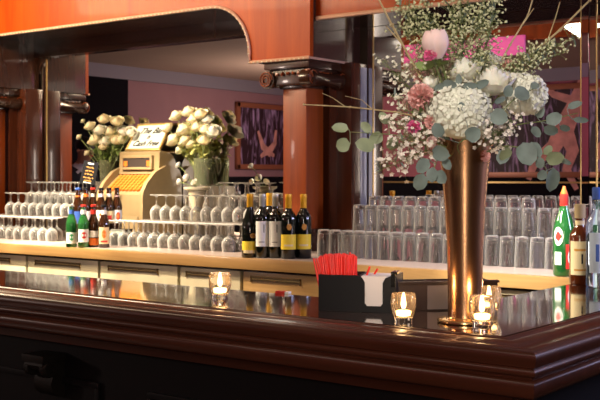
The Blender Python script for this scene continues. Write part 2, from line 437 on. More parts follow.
# ------------------------------------------------------------------ the front bar
XF, YFL, YB, XI, YE = -1.14, 2.30, 2.70, -1.51, 3.795
bar = thing('bar_counter', 'polished dark red brown bar with a moulded rail and square corner', 'bar', (-3, 2.5, 0))
bo = bar.location
def sweep(prof, name, m, xl=-5.6):
    mb = MB(); bm = mb.bm; rows = []
    for o, z in prof:
        rows.append([bm.verts.new(Vector(p) - bo) for p in ((xl, YFL - o, z), (XF + o, YFL - o, z), (XF + o, YE, z))])
    n = len(prof)
    for i in range(n):
        a, b = rows[i], rows[(i + 1) % n]
        for k in range(2): bm.faces.new((a[k], a[k + 1], b[k + 1], b[k]))
    bm.faces.new([r[0] for r in rows]); bm.faces.new([r[2] for r in rows][::-1])
    return mb.build(name, m, bar, ang=50)
top = MB().prism([(-5.6, YFL), (XF, YFL), (XF, YE), (XI, YE), (XI, YB), (-5.6, YB)], lambda x, y: Vector((x, y, T - .04)) - bo, lambda x, y: Vector((x, y, T)) - bo)
top.build('bar_top', 'bartop', bar, smooth=False)
def arc(o0, z0, o1, z1, bulge, n=6):
    out = []
    for k in range(n + 1):
        t = k / n; dx, dz = o1 - o0, z1 - z0; L = math.hypot(dx, dz)
        s = math.sin(PI * t) * bulge
        out.append((o0 + dx * t - dz / L * s, z0 + dz * t + dx / L * s))
    return out
rail = [(0, T - .04), (0, T - .004)] + arc(.004, T - .004, .022, T - .004, .005, 4) + arc(.026, T - .007, .075, T - .006, .007, 5) + arc(.080, T - .009, .112, T - .006, -.005, 5) + arc(.114, T - .005, .155, T - .012, .009, 8) + [(.156, T - .026), (.150, T - .036), (.150, T - .04)]
sweep(rail, 'rail_moulding', 'bar')
face = [(0, T - .0405), (.148, T - .0405)] + arc(.146, T - .043, .150, T - .060, .004, 4) + [(.140, T - .064), (.140, T - .069)] + arc(.146, T - .072, .144, T - .108, .004, 4) + [(.136, T - .114), (.05, T - .114), (.045, T - .16), (0, T - .16)]
sweep(face, 'apron', 'bar')
sweep([(0, 0), (0, T - .16), (-.06, T - .16), (-.06, 0)], 'body_panel', 'barface')
x = -5.4
while x < -1.6:
    pan = MB()
    for lo, hi in (((x, YFL - .012, T - .30), (x + .8, YFL, T - .28)), ((x, YFL - .012, .2), (x + .8, YFL, .22)), ((x, YFL - .012, .22), (x + .02, YFL, T - .30)), ((x + .78, YFL - .012, .22), (x + .8, YFL, T - .30))):
        pan.b2(Vector(lo) - bo, Vector(hi) - bo, .004)
    pan.build('panel_moulding', 'barface', bar)
    x += 1.02
for y in (2.45, 3.2):
    pan = MB()
    pan.b2(Vector((XF, y, T - .3)) - bo, Vector((XF + .012, y + .55, T - .28)) - bo, .004)
    pan.b2(Vector((XF, y, .2)) - bo, Vector((XF + .012, y + .02, T - .3)) - bo, .004)
    pan.b2(Vector((XF, y + .53, .2)) - bo, Vector((XF + .012, y + .55, T - .3)) - bo, .004)
    pan.build('panel_moulding', 'barface', bar)
for xb in (XY(44, YFL - .05),):
    c = MB()
    pr = [(0, -.02), (.09, -.02), (.095, -.035), (.085, -.05), (.06, -.055), (.05, -.075), (.058, -.1), (.05, -.125), (.03, -.14), (0, -.15)]
    c.prism(pr, lambda u, v: Vector((xb - .045, YFL - u, T - .2 + v)) - bo, lambda u, v: Vector((xb + .045, YFL - u, T - .2 + v)) - bo)
    c.b2(Vector((xb - .055, YFL - .10, T - .225)) - bo, Vector((xb + .055, YFL, T - .2)) - bo, .004)
    for s in (-1, 1): c.lathe([(0, 0), (.014, 0), (.014, .006), (.026, .006), (.03, 0), (.03, -.02), (0, -.02)], 14, Vector((xb + s * .05, YFL - .065, T - .245)) - bo, (s, 0, 0))
    c.build('corbel', 'corbel', bar)

# ------------------------------------------------------------------ glassware
def riser(x0, x1, y0, y1, h, label):
    w = (x1 - x0)
    t = thing('riser', label, 'display stand', (x0, y0, T))
    MB().b2((0, 0, h - .006), (w, y1 - y0, h)).build('shelf', 'riser', t, smooth=False)
    for px in (.006, w / 2, w - .012): MB().b2((px, .008, 0), (px + .006, y1 - y0 - .004, h - .0062)).build('leg', 'riser', t, smooth=False)
X1L = -4.99
riser(-5.72, X1L + .045, 4.222, 4.362, .145, 'low clear step carrying the second tier of stemware left of the register')
riser(-5.68, X1L - .0, 4.37, 4.54, .215, 'taller clear step under the topmost stemware left of the register')
riser(-4.335, -3.445, 4.19, 4.318, .145, 'low clear step carrying the second tier of stemware right of the register')
riser(-3.95, -3.56, 4.37, 4.53, .215, 'taller clear step under the topmost stemware beside the scrolled pier')
riser(-3.00, -1.72, 4.235, 4.345, .118, 'low clear step under the second tier of tumblers')
riser(-3.00, -2.02, 4.372, 4.49, .16, 'taller clear step under the topmost tumblers')
gp = [(0, .0955), (.0, .0955)]
stem_prof = [(.0325, 0), (.0355, .018), (.0372, .036), (.034, .054), (.022, .070), (.006, .080), (.0042, .088), (.0040, .122), (.008, .132), (.0345, .1365), (.0362, .138), (.0355, .140), (0, .140)]
sg = MB().lathe([(0, .0735), (.018, .065), (.0315, .052), (.0350, .036), (.0335, .018), (.0308, 0)] + stem_prof, 22)
sg_me = sg.mesh('wine_glass', 'glass', ang=60, normals=True)
tp = [(0, .114), (.023, .112), (.0255, .105), (.0305, .004), (.0312, 0), (.0333, 0), (.0335, .004), (.0305, .10), (.0292, .122), (.0265, .129), (.022, .130), (0, .128)]
tu_me = MB().lathe(tp, 20).mesh('tumbler', 'tumb', ang=60)
def place(me, name, cat, label, group, pts):
    for p in pts:
        o = bpy.data.objects.new(name, me); COL.objects.link(o); o.location = p; o.rotation_euler = (0, 0, random.random() * 6)
        tag(o, label, cat, group)
def rowpts(x0, x1, step, y, z, dy=0, jit=.002):
    n = int((x1 - x0) / step + 1e-6); return [(x0 + step * i + random.uniform(-jit, jit), y + random.uniform(-jit, jit), z) for i in range(n + 1)]
W = 'wine_glass'; S = .0775
def stems(x0, x1, y, h, rows, label, group):
    pts = []
    for r in range(rows): pts += rowpts(x0 + (S / 2 if r % 2 else 0), x1, S, y + .070 * r, T + h + .0003, 0, .0006)
    place(sg_me, W, 'glass', label, group, pts)
stems(-5.78, X1L, 4.105, 0, 2, 'upside-down stemmed glass on the worktop left of the beer bottles', 'bottom tier of stemware on the left')
stems(-5.64, X1L, 4.29, .145, 1, 'upside-down stemmed glass in the middle tier left of the beer bottles', 'middle tier of stemware on the left')
stems(-5.60, X1L - .03, 4.425, .215, 2, 'upside-down stemmed glass in the topmost tier left of the beer bottles', 'top tier of stemware on the left')
stems(-4.50, -3.50, 4.075, 0, 2, 'upside-down stemmed glass on the worktop between register and wine bottles', 'bottom tier of stemware in the middle')
stems(-4.28, -3.49, 4.262, .145, 1, 'upside-down stemmed glass in the middle tier between register and wine bottles', 'middle tier of stemware in the middle')
stems(-3.90, -3.60, 4.415, .215, 2, 'upside-down stemmed glass in the topmost tier behind the wine bottles', 'top tier of stemware in the middle')
def tums(x0, x1, y, h, label, group, rows=1):
    pts = []
    for r in range(rows): pts += rowpts(x0, x1, .0695, y + .069 * r, T + h + .0003, 0, .0006)
    place(tu_me, 'tumbler', 'glass', label, group, pts)
tums(-3.00, -1.80, 4.125, 0, 'upside-down clear tumbler in the bottom tier behind the copper vase', 'bottom tier of tumblers', 1)
tums(-2.90, -1.76, 4.285, .118, 'upside-down clear tumbler in the middle tier behind the copper vase', 'middle tier of tumblers', 1)
tums(-2.90, -2.05, 4.425, .16, 'upside-down clear tumbler in the topmost tier behind the copper vase', 'top tier of tumblers', 1)

# ------------------------------------------------------------------ bottles
def lab_patch(r, z0, z1, arc_, off=0, n=10):
    def f(u, v):
        a = off + (u - .5) * arc_
        return Vector((r * math.cos(a), r * math.sin(a), z0 + (z1 - z0) * v))
    return MB().patch(f, n, 1)
def oval_patch(r, zc, hw, hh, off):
    mb = MB(); bm = mb.bm
    vs = []
    for k in range(20):
        a = 2 * PI * k / 20; u = hw * math.cos(a) / r + off
        vs.append(bm.verts.new((r * math.cos(u), r * math.sin(u), zc + hh * math.sin(a))))
    c = bm.verts.new((r * math.cos(off), r * math.sin(off), zc))
    for k in range(20): bm.faces.new((c, vs[k], vs[(k + 1) % 20]))
    return mb
def bottle(name, label, loc, prof, gm, cap, capm, labs=(), group=None, cat='bottle'):
    t = thing(name, label, cat, loc, group=group)
    to = math.atan2(-loc[1], -loc[0])
    MB().lathe(prof, 28).build('glass_body', gm, t, ang=50)
    c = MB().lathe(cap, 20).build('cap', capm, t)
    for L in labs:
        kind = L[0]
        if kind == 'p': _, r, z0, z1, a, off, m = L; lab_patch(r, z0, z1, a, to + off).build('label_paper', m, t)
        elif kind == 'o': _, r, zc, hw, hh, off, m = L; oval_patch(r, zc, hw, hh, to + off).build('label_paper', m, t)
    return t
burg = [(0, 0), (.037, 0), (.041, .004), (.041, .135), (.040, .15), (.033, .18), (.024, .205), (.0165, .23), (.0145, .25), (.0142, .30), (0, .30)]
bord = [(0, 0), (.034, 0), (.0375, .004), (.0375, .185), (.036, .20), (.027, .217), (.018, .228), (.0148, .24), (.0142, .30), (0, .30)]
def foil(h0, h1=.304): return [(.0150, h0), (.0155, h0 + .001), (.0152, h1 - .02), (.0163, h1 - .018), (.0163, h1 - .006), (.0150, h1), (0, h1)]
yl = [('p', .0415, .045, .085, 2.2, 0, 'yellow'), ('o', .0413, .118, .012, .014, .0, 'goldink'), ('p', .0417, .030, .040, 1.6, 0, 'creamlab')]
bottle('wine_bottle', 'leftmost dark wine bottle with sloping shoulders, yellow label and gold foil', (*P(250, 257.2)[:2], T), burg, 'darkglass', foil(.232), 'capgold',
       [('p', .0415, .035, .078, 2.3, 0, 'yellow'), ('o', .0413, .105, .014, .012, .35, 'goldink'), ('p', .0417, .022, .036, 1.7, 0, 'creamlab')], None)
wl = [('p', .038, .055, .175, 1.75, -.1, 'white'), ('p', .0383, .122, .160, .10, .18, 'ink'), ('p', .0383, .075, .078, .7, -.1, 'ink')]
bottle('wine_bottle', 'dark wine bottle with a tall white label, next to the leftmost yellow label', (*P(262.5, 257.6)[:2], T), bord, 'darkglass', foil(.245), 'silver', wl)
bottle('wine_bottle', 'dark wine bottle with a tall white label, in the middle of the wine row', (*P(275.5, 257.8)[:2], T), bord, 'darkglass', foil(.245), 'silver', wl)
bottle('wine_bottle', 'wine bottle mostly hidden behind the white labels, only its gold foil showing', (*P(269.5, 253.2)[:2], T), bord, 'darkglass', foil(.24), 'capgold')
yl2 = [('p', .0382, .045, .115, 2.3, 0, 'yellow'), ('o', .0381, .150, .012, .015, .1, 'goldink'), ('p', .0385, .060, .068, 1.2, 0, 'creamlab')]
bottle('wine_bottle', 'dark wine bottle with a yellow label, second from the right in the wine row', (*P(288.5, 258.6)[:2], T), bord, 'darkglass', foil(.235), 'capgold', yl2)
bottle('wine_bottle', 'rightmost dark wine bottle with a yellow label, beside the pier', (*P(303.5, 258.2)[:2], T), bord, 'darkglass', foil(.235), 'capgold', yl2)

beer = [(0, 0), (.027, 0), (.0305, .004), (.0305, .125), (.029, .140), (.020, .165), (.0142, .185), (.0128, .225), (0, .228)]
bcap = [(.0145, .222), (.0155, .224), (.0148, .232), (.012, .234), (0, .234)]
def beerb(px, py, gm, capm, labs, label, z=T):
    p = P(px, py, z); bottle('beer_bottle', label, (p.x, p.y, z), beer, gm, bcap, capm, labs)
rz = T + .090
st = thing('bottle_step', 'small dark step under the back row of beer bottles', 'display stand', (P(100, 228, rz).x, P(100, 228, rz).y, T))
MB().b2((-.22, -.045, .080), (.22, .05, .090)).build('shelf', 'dark', st, smooth=False)
for s in (-1, 1): MB().b2((s * .212 - .006, -.04, 0), (s * .212 + .006, .045, .080)).build('leg', 'dark', st, smooth=False)
gl = [('p', .031, .02, .082, 2.2, 0, 'white'), ('o', .0313, .055, .014, .018, 0, 'greenprint'), ('p', .0152, .172, .205, 3, 0, 'blue')]
M['greenprint'] = mat('green print', (.03, .3, .08), .5)
beerb(71.5, 247, 'greenglass', 'silver', gl, 'green beer bottle with a white label and blue neck band, front row')
beerb(83.5, 247.4, 'greenglass', 'redlab', [('p', .031, .03, .10, 2.2, 0, 'white'), ('o', .0314, .068, .016, .018, .1, 'redlab'), ('p', .0152, .168, .206, 3, 0, 'white')], 'green beer bottle with a white label bearing a red oval, front row')
beerb(93.5, 247.0, 'brownglass', 'redlab', [('p', .031, .012, .05, 2.3, 0, 'orange'), ('p', .031, .055, .09, 2.2, 0, 'white'), ('p', .0152, .17, .206, 3, 0, 'redlab')], 'brown beer bottle with an orange band low on its label, front row')
beerb(104, 247.6, 'brownglass', 'ink', [('p', .031, .022, .112, 2.1, 0, 'creamlab'), ('o', .0314, .075, .012, .022, 0, 'orange'), ('p', .0312, .03, .04, 1.3, 0, 'redlab'), ('p', .0152, .168, .205, 3, 0, 'white')], 'dark beer bottle with a tall cream label and orange mark, front row')
bl = [('p', .031, .03, .105, 2.2, 0, 'white'), ('o', .0314, .068, .014, .022, 0, 'orange'), ('p', .0152, .17, .2, 3, 0, 'white')]
beerb(101, 228.5, 'brownglass', 'ink', bl, 'dark beer bottle with white neck band, left of three beside the register', rz)
beerb(109, 228.2, 'brownglass', 'ink', [('p', .031, .03, .10, 2.2, 0, 'creamlab'), ('p', .0312, .05, .075, 1.0, 0, 'redlab'), ('p', .0152, .172, .2, 3, 0, 'white')], 'dark beer bottle in the middle of three beside the register', rz)
beerb(117, 228.0, 'brownglass', 'ink', [('p', .031, .03, .105, 2.2, 0, 'white'), ('o', .0314, .07, .013, .024, .2, 'redlab'), ('o', .0316, .07, .008, .015, .2, 'orange'), ('p', .0152, .172, .19, 3, 0, 'pinkband')], 'dark beer bottle with orange emblem, right of three beside the register', rz) if M.setdefault('pinkband', mat('pinkish neck band', (.55, .35, .36), .5)) else None
beerb(78, 228.6, 'brownglass', 'blue', [('p', .031, .03, .1, 2.2, 0, 'blue'), ('p', .0152, .165, .19, 3, 0, 'orange')], 'brown beer bottle with orange neck, back row leftmost', rz)
beerb(86, 228.4, 'brownglass', 'ink', [('p', .031, .03, .1, 2.2, 0, 'white'), ('p', .0152, .165, .2, 3, 0, 'orange')], 'brown beer bottle under the black menu card, left one', rz)
beerb(93, 228.2, 'brownglass', 'redlab', [('p', .031, .03, .1, 2.2, 0, 'redlab'), ('p', .0152, .165, .2, 3, 0, 'white')], 'brown beer bottle under the black menu card, right one', rz)
p = P(117, 245.5)
t = thing('card_holder', 'small grey green card in a clear holder right of the beer bottles', 'card', (p.x, p.y, T), rz=.35)
MB().b2((-.035, 0, .0), (.035, .012, .085), .002).build('card', mat('grey green card', (.40, .46, .40), .6), t)
f = MB()
for a in ((-.038, -.003, 0, -.034, .014, .09), (.034, -.003, 0, .038, .014, .09), (-.038, -.003, .086, .038, .014, .09)): f.b2(a[:3], a[3:])
f.build('holder', 'silver', t, smooth=False)

# menu card behind the beer bottles
pm = PY(87, 184, P(100, 228, rz).y + .02)
t = thing('menu_card', 'black menu card with gold lettering standing above the beer bottles', 'sign', (pm.x, pm.y, T), rz=YAW * .6)
hm = pm.z - T
MB().b2((-.004, 0, 0), (.004, .006, hm)).build('stand', 'ink', t, smooth=False)
q = Matrix.Rotation(R(9), 3, 'Y') @ Matrix.Rotation(R(-8), 3, 'X')
bo_ = MB().box((0, 0, .068), (.098, .004, .137)); bo_.xf(Matrix.Translation((0, 0, hm)) @ q.to_4x4())
bo_.build('board', 'ink', t, smooth=False)
tx = MB()
for k, (w, zz) in enumerate(((.05, .098), (.058, .077), (.052, .058), (.066, .036), (.048, .020))):
    for j in range(5): tx.box((-w / 2 + (j + .5) * w / 5 + random.uniform(-.002, .002), -.0025, zz + random.uniform(-.002, .002)), (w / 5 * .62, .001, .007))
tx.xf(Matrix.Translation((0, 0, hm)) @ q.to_4x4()); tx.build('gold_script', 'goldink', t, smooth=False)
tx = MB().box((0, -.0025, .122), (.036, .001, .008)); tx.box((.0, -.0025, .008), (.05, .001, .004)); tx.xf(Matrix.Translation((0, 0, hm)) @ q.to_4x4()); tx.build('white_heading', 'white', t, smooth=False)

# spirits at the right
verm = [(0, 0), (.038, 0), (.0425, .005), (.0425, .165), (.041, .185), (.032, .22), (.020, .25), (.0155, .275), (.0145, .315), (0, .318)]
pc = [(.016, .28), (.017, .281), (.0165, .318), (.012, .320), (.008, .330), (.006, .345), (0, .347)]
t = bottle('vermouth_bottle', 'green aperitif bottle with white oval label and orange pourer, next to the tumblers', (-1.655, 3.862, T), verm, 'greenglass', [(.0155, .262), (.0162, .263), (.0158, .318), (0, .318)], 'redlab',
           [('o', .0432, .155, .020, .036, -.55, 'white'), ('o', .0435, .155, .010, .018, -.55, 'redlab'), ('p', .0432, .03, .125, .95, .62, 'redlab'), ('o', .0436, .075, .013, .03, .62, 'white'), ('p', .0432, .045, .095, .7, -.6, 'white')])
MB().lathe([(.013, .318), (.0135, .322), (.008, .335), (.005, .348), (0, .349)], 14).build('pourer', 'orange', t)
whis = [(0, 0), (.034, 0), (.038, .005), (.038, .165), (.035, .18), (.022, .20), (.0165, .215), (.0155, .27), (0, .27)]
t = bottle('whiskey_bottle', 'amber spirit bottle with a tall cream label and tan cap', (*P(580, 284.0)[:2], T), whis, 'amber', [(.017, .235), (.0195, .236), (.0195, .283), (.016, .287), (0, .287)], 'twig',
           [('p', .0385, .035, .155, 2.2, .1, 'creamlab'), ('p', .0388, .12, .128, 1.3, .1, 'goldink'), ('p', .0388, .075, .11, .16, .2, 'ink'), ('p', .0388, .05, .056, 1.3, .1, 'goldink'), ('p', .0175, .2, .228, 2.6, 0, 'creamlab')])
t = bottle('gin_bottle', 'pale blue clear bottle at the right picture edge', (*P(597.5, 286.5)[:2], T), [(0, 0), (.036, 0), (.040, .005), (.040, .21), (.036, .235), (.020, .262), (.0155, .28), (.0155, .32), (0, .32)], 'blueglass', [(.017, .305), (.018, .306), (.018, .345), (.015, .348), (0, .348)], 'blue',
           [('p', .0405, .05, .19, 1.5, 0, 'palelab'), ('p', .0408, .09, .15, .3, 0, 'blue')]) if M.setdefault('palelab', mat('pale blue label', (.55, .66, .78), .5)) else None
t = bottle('liqueur_bottle', 'green bottle with a dark cap standing behind the amber bottle', (-1.50, 3.93, T), verm, 'greenglass', [(.016, .27), (.0165, .271), (.016, .325), (.010, .345), (0, .346)], 'ink', [('p', .0432, .06, .16, 2, 0, 'white')])

# ------------------------------------------------------------------ cash register
RY = 4.375
rx0, rx1 = XY(101, RY), XY(141, RY)
rg = thing('cash_register', 'vintage cream cash register with amber keys and a rounded cheek', 'cash register', ((rx0 + rx1) / 2, RY, T))
w = (rx1 - rx0) / 2
prof = [(0, 0), (.315, 0), (.315, .40), (.30, .47), (.265, .52), (.24, .535), (.17, .545), (.155, .535), (.15, .42), (.145, .40), (.02, .30), (0, .28)]
MB().prism(prof, lambda y, z: Vector((-w, y, z)), lambda y, z: Vector((w, y, z))).build('case', 'reg', rg, ang=25)
for s in (-1, 1):
    ck = [(-.012, 0), (.32, 0), (.32, .38), (.30, .43), (.26, .455), (.19, .455), (.10, .42), (.03, .355), (-.006, .30), (-.012, .27)]
    MB().prism(ck, lambda y, z: Vector((s * (w + .012) - .014, y, z)), lambda y, z: Vector((s * (w + .012) + .014, y, z))).build('cheek', 'reg', rg, ang=40)
MB().b2((-w + .05, .136, .445), (w - .06, .158, .505)).build('display_window', 'regdark', rg, smooth=False)
f = MB()
for a in ((-w + .035, .13, .503, w - .045, .158, .518), (-w + .035, .13, .432, w - .045, .158, .447), (-w + .035, .13, .44, -w + .052, .158, .51), (w - .062, .13, .44, w - .045, .158, .51)): f.b2(a[:3], a[3:], .003)
f.build('window_frame', 'reg', rg)
fl = MB(); 
for x_ in (-w + .075, w - .075): fl.b2((x_ - .018, .134, .452), (x_ + .014, .137, .485))
fl.build('price_flag', 'key', rg, smooth=False)
nx, ny = 9, 6; ks = MB()
for i in range(nx):
    for j in range(ny):
        u = (i + .5) / nx; v = (j + .5) / ny
        y, z = .018 + v * .115, .30 + v * .092
        ks.lathe([(.0, .012), (.013, .012), (.0155, .004), (.0155, 0)], 8, (-w + .03 + u * (2 * w - .06), y, z), (0, -.62, .78))
ks.build('key_caps', 'key', rg)
MB().b2((-w + .02, -.008, .02), (w - .02, .0, .15), .004).build('drawer_front', 'reg', rg)
MB().lathe([(0, 0), (.01, 0), (.014, .012), (.012, .02), (0, .022)], 12, (0, -.008, .085), (0, -1, 0)).build('drawer_knob', 'brass', rg)
MB().b2((-w - .02, .14, .395), (w + .02, .155, .405)).build('key_rail', 'brass', rg, smooth=False)

# framed sign leaning on the register top
bl_, br_, tl_, trr = PY(126.5, 150, RY + .19), PY(158.5, 152.5, RY + .19), None, None
sgn = thing('framed_sign', 'white sign with handwritten lines in a gold frame, on the register', 'sign', (bl_ + br_) / 2)
sgn.location.z = T + .548
sw = (br_ - bl_).length / 2 + .01
qm = Matrix.Rotation(R(-33), 4, 'X')
def sx(mb): return mb.xf(qm)
sh_ = .205
sx(MB().b2((-sw + .012, -.002, .012), (sw - .012, .004, sh_ - .012))).build('paper', 'signpaper', sgn, smooth=False) if M.setdefault('signpaper', mat('sign paper', (.66, .68, .60), .7)) else None
f = MB()
for a in ((-sw, -.008, 0, sw, .008, .014), (-sw, -.008, sh_ - .014, sw, .008, sh_), (-sw, -.008, .012, -sw + .014, .008, sh_ - .012), (sw - .014, -.008, .012, sw, .008, sh_ - .012)): f.b2(a[:3], a[3:], .003)
sx(f).build('frame', 'gold', sgn)
pr = MB(); pr.tube([(0, .002, .17), (0, .19, .03)], .004, 6); sx(pr).build('prop', 'gold', sgn)
for body, zz, s in (('The Bar', .148, .062), ('is', .103, .046), ('Cash Free', .052, .054)):
    v = qm @ Vector((0, -.0035, zz)); text(body, s, 'ink', sgn, v, (R(90 - 33), 0, 0), .45)

# ------------------------------------------------------------------ flowers
UP = Vector((0, 0, 1))
def frame_of(d):
    d = Vector(d).normalized(); return UP.rotation_difference(d).to_matrix().to_4x4()
def bez(a, b, bow, n=8):
    a, b, bow = Vector(a), Vector(b), Vector(bow)
    m = (a + b) / 2 + bow
    return [a * (1 - t) ** 2 + m * 2 * t * (1 - t) + b * t * t for t in [k / n for k in range(n + 1)]]
def rose_mesh(r, open_=.75, layers=5):
    mb = MB()
    mb.lathe([(0, r * 1.25), (r * .16, r * 1.18), (r * .34, r * .95), (r * .40, r * .6), (r * .25, r * .2), (0, 0)], 10)
    for L in range(layers):
        q = L / (layers - 1)
        rr = r * (.40 + .60 * q); n = 3 + L; top = r * (1.42 - .55 * q * open_)
        for k in range(n):
            a0 = 2 * PI * k / n + L * .7 + random.uniform(-.2, .2); span = 2 * PI / n * 1.5; jr = random.uniform(.92, 1.08)
            def fn(u, v, a0=a0, span=span, rr=rr, top=top, q=q, jr=jr):
                a = a0 + (u - .5) * span * (1 - .3 * v * v)
                belly = math.sin(PI * (.12 + .62 * v))
                rad = rr * jr * (belly * .95 + q * open_ * .55 * v ** 4)
                z = top * v - top * .14 * (2 * u - 1) ** 2 * v - q * open_ * r * .25 * v ** 5
                return Vector((rad * math.cos(a), rad * math.sin(a), z))
            mb.patch(fn, 4, 5)
    return mb
def leaf_patch(mb, base, d, up, L, w, curl=.2, roundness=.5):
    base = Vector(base); d = Vector(d).normalized(); s = d.cross(Vector(up))
    if s.length < 1e-3: s = d.cross(Vector((1, .2, 0)))
    s.normalize(); n = s.cross(d)
    def fn(u, v):
        wd = w * (math.sin(PI * v ** (1 - .35 * roundness)) ** roundness if 0 < v < 1 else 0) * .5
        x = (u - .5) * 2
        return base + d * L * v + s * wd * x + n * (curl * L * (v * v) * -.4 + abs(x) * wd * .25)
    mb.patch(fn, 2, 6)
def flower(name, label, cat, base, head, m, r, kind='rose', group=None, leaves=1, lean=None, bow=None, stemr=.0025, leafm='green'):
    base, head = Vector(base), Vector(head)
    t = thing(name, label, cat, base, group=group)
    hd = head - base
    pts = bez((0, 0, 0), hd, bow if bow is not None else Vector((0, 0, hd.z * .15 + .01)))
    d = (pts[-1] - pts[-2]).normalized()
    if lean is not None: d = Vector(lean).normalized()
    MB().tube(pts, stemr, 6).build('stem', 'stem', t)
    if kind == 'rose':
        mb = rose_mesh(r); mb.xf(Matrix.Translation(hd) @ frame_of(d) @ Matrix.Rotation(random.random() * 6, 4, 'Z') @ Matrix.Translation((0, 0, -r * .6)))
    elif kind == 'bud':
        mb = rose_mesh(r, .1, 4); mb.xf(Matrix.Translation(hd) @ frame_of(d) @ Matrix.Diagonal((1, 1, 1.5, 1)) @ Matrix.Translation((0, 0, -r * .7)))
    elif kind == 'hydrangea':
        mb = MB(); N = int(190 * (r / .075) ** 2); bmesh.ops.create_icosphere(mb.bm, subdivisions=3, radius=r * .9)
        for k in range(N):
            z = 1 - 2 * (k + .5) / N
            if z < -.75: continue
            a = k * 2.39996; q = math.sqrt(1 - z * z)
            n = Vector((q * math.cos(a), q * math.sin(a), z)); c = n * r * (1 + random.uniform(-.07, .05))
            n = (n + Vector((random.uniform(-.22, .22), random.uniform(-.22, .22), random.uniform(-.22, .22)))).normalized()
            fm = Matrix.Translation(c) @ frame_of(n) @ Matrix.Rotation(random.random() * 3, 4, 'Z')
            s = random.uniform(.0115, .0145)
            for q4 in range(4):
                rm = fm @ Matrix.Rotation(q4 * PI / 2, 4, 'Z')
                v = [mb.bm.verts.new(rm @ Vector(p)) for p in ((0, 0, 0), (s * .75, -s * .55, .0025), (s * 1.25, 0, .004), (s * .75, s * .55, .0025))]
                mb.bm.faces.new(v)
        mb.xf(Matrix.Translation(hd))
    elif kind == 'carnation':
        mb = MB(); N = 46
        for k in range(N):
            z = 1 - 1.35 * (k + .5) / N; a = k * 2.39996; q = math.sqrt(max(0, 1 - z * z)); n = Vector((q * math.cos(a), q * math.sin(a), z)).normalized()
            side = n.cross(UP if abs(n.z) < .9 else Vector((1, 0, 0))).normalized(); side = Quaternion(n, random.random() * 6) @ side; ph = random.random() * 6
            def fn(u, v, n=n, side=side, ph=ph):
                x = (u - .5) * 2; b = n.cross(side)
                return n * r * (.25 + .75 * v) + side * x * r * .42 * v + b * (r * .12 * v * math.sin(x * 5 + ph))
            mb.patch(fn, 5, 2)
        mb.xf(Matrix.Translation(hd) @ frame_of(d))
    mb.build('bloom', m, t, normals=False, ang=70)
    for k in range(leaves):
        lf = MB(); i = random.choice((5, 6, 7)); a = random.random() * 6.28
        leaf_patch(lf, pts[i], (math.cos(a), math.sin(a), .3), UP, r * 1.1, r * .55, .2, .8); lf.build('leaf', leafm, t, normals=False)
    return t
def eucalyptus(label, base, pts, leaves, m='euc', group=None, name='eucalyptus_branch', r=.0022):
    base = Vector(base); t = thing(name, label, 'branch', base, group=group)
    P_ = [Vector(p) - base for p in pts]
    fine = []
    for a, b in zip(P_, P_[1:]): fine += [a.lerp(b, k / 4) for k in range(4)]
    fine.append(P_[-1])
    for _ in range(2): fine = [fine[0]] + [(fine[i - 1] + fine[i] * 2 + fine[i + 1]) / 4 for i in range(1, len(fine) - 1)] + [fine[-1]]
    MB().tube(fine, [r * (1 - .6 * k / len(fine)) for k in range(len(fine))], 5).build('stem', 'stem', t)
    toc = Vector((-pts[0][0], -pts[0][1], 0)).normalized()
    for c, L, w, ang in leaves:                 # leaf centre (world), length, width, direction angle in the picture plane
        c = Vector(c) - base
        d = Vector((CY, SY, 0)) * math.cos(ang) + UP * math.sin(ang)
        d = (d + toc * random.uniform(-.35, .35)).normalized()
        lf = MB(); leaf_patch(lf, c - d * L / 2, d, toc.cross(d) if False else Quaternion(d, random.uniform(-.5, .5)) @ toc, L, w, .12, .42)
        near = min(fine, key=lambda p: (p - (c - d * L / 2)).length)
        lf.tube([near, c - d * L / 2], .001, 4)
        lf.build('leaf', m, t, normals=False, ang=80)
    return t
def spray(label, base, tips, n, m, bs, spread, name='waxflower_spray', group=None, stemm='stem', start=.45, leafy=0, bow=None, cat='flower'):
    base = Vector(base); t = thing(name, label, cat, base, group=group)
    s = MB(); b = MB(); lf = MB()
    for tip in tips:
        pts = bez((0, 0, 0), Vector(tip) - base, bow if bow is not None else Vector((random.uniform(-.02, .02), random.uniform(-.02, .02), .03)), 10)
        s.tube(pts, [.0018 * (1 - .6 * k / 10) for k in range(11)], 4)
        for k in range(n):
            u = start + (1 - start) * random.random() ** .8; i = u * 10; j = min(9, int(i)); c = pts[j].lerp(pts[j + 1], i - j)
            sp = spread * (1.25 - .7 * (u - start) / (1 - start))
            d = Vector((random.gauss(0, 1), random.gauss(0, 1), random.gauss(.3, 1))) * sp * .5
            e = c + d; s.tube([c, c + d * .5 + Vector((0, 0, .003)), e], .0006, 3, False)
            z = bs * random.uniform(.7, 1.25)
            if z < .0050 and name == 'heath_spray': b.octa(e, z * .95, 1.5)
            else:
                nn = (d.normalized() + Vector((-e.x * 0 + .3, -.6, .3))).normalized(); fm = Matrix.Translation(e) @ frame_of(nn)
                for q5 in range(5):
                    rm = fm @ Matrix.Rotation(q5 * 2 * PI / 5, 4, 'Z')
                    v = [b.bm.verts.new(rm @ Vector(p)) for p in ((0, 0, 0), (z * .7, -z * .45, z * .3), (z * 1.2, 0, z * .4), (z * .7, z * .45, z * .3))]; b.bm.faces.new(v)
            if leafy and random.random() < leafy: leaf_patch(lf, c, d + Vector((0, 0, .01)), UP, .028, .006, .1, .7)
    s.build('stem', stemm, t); b.build('blossom_cluster', m, t, normals=False, ang=20)
    if leafy: lf.build('foliage', 'euc', t, normals=False)
    else: lf.bm.free()
    return t

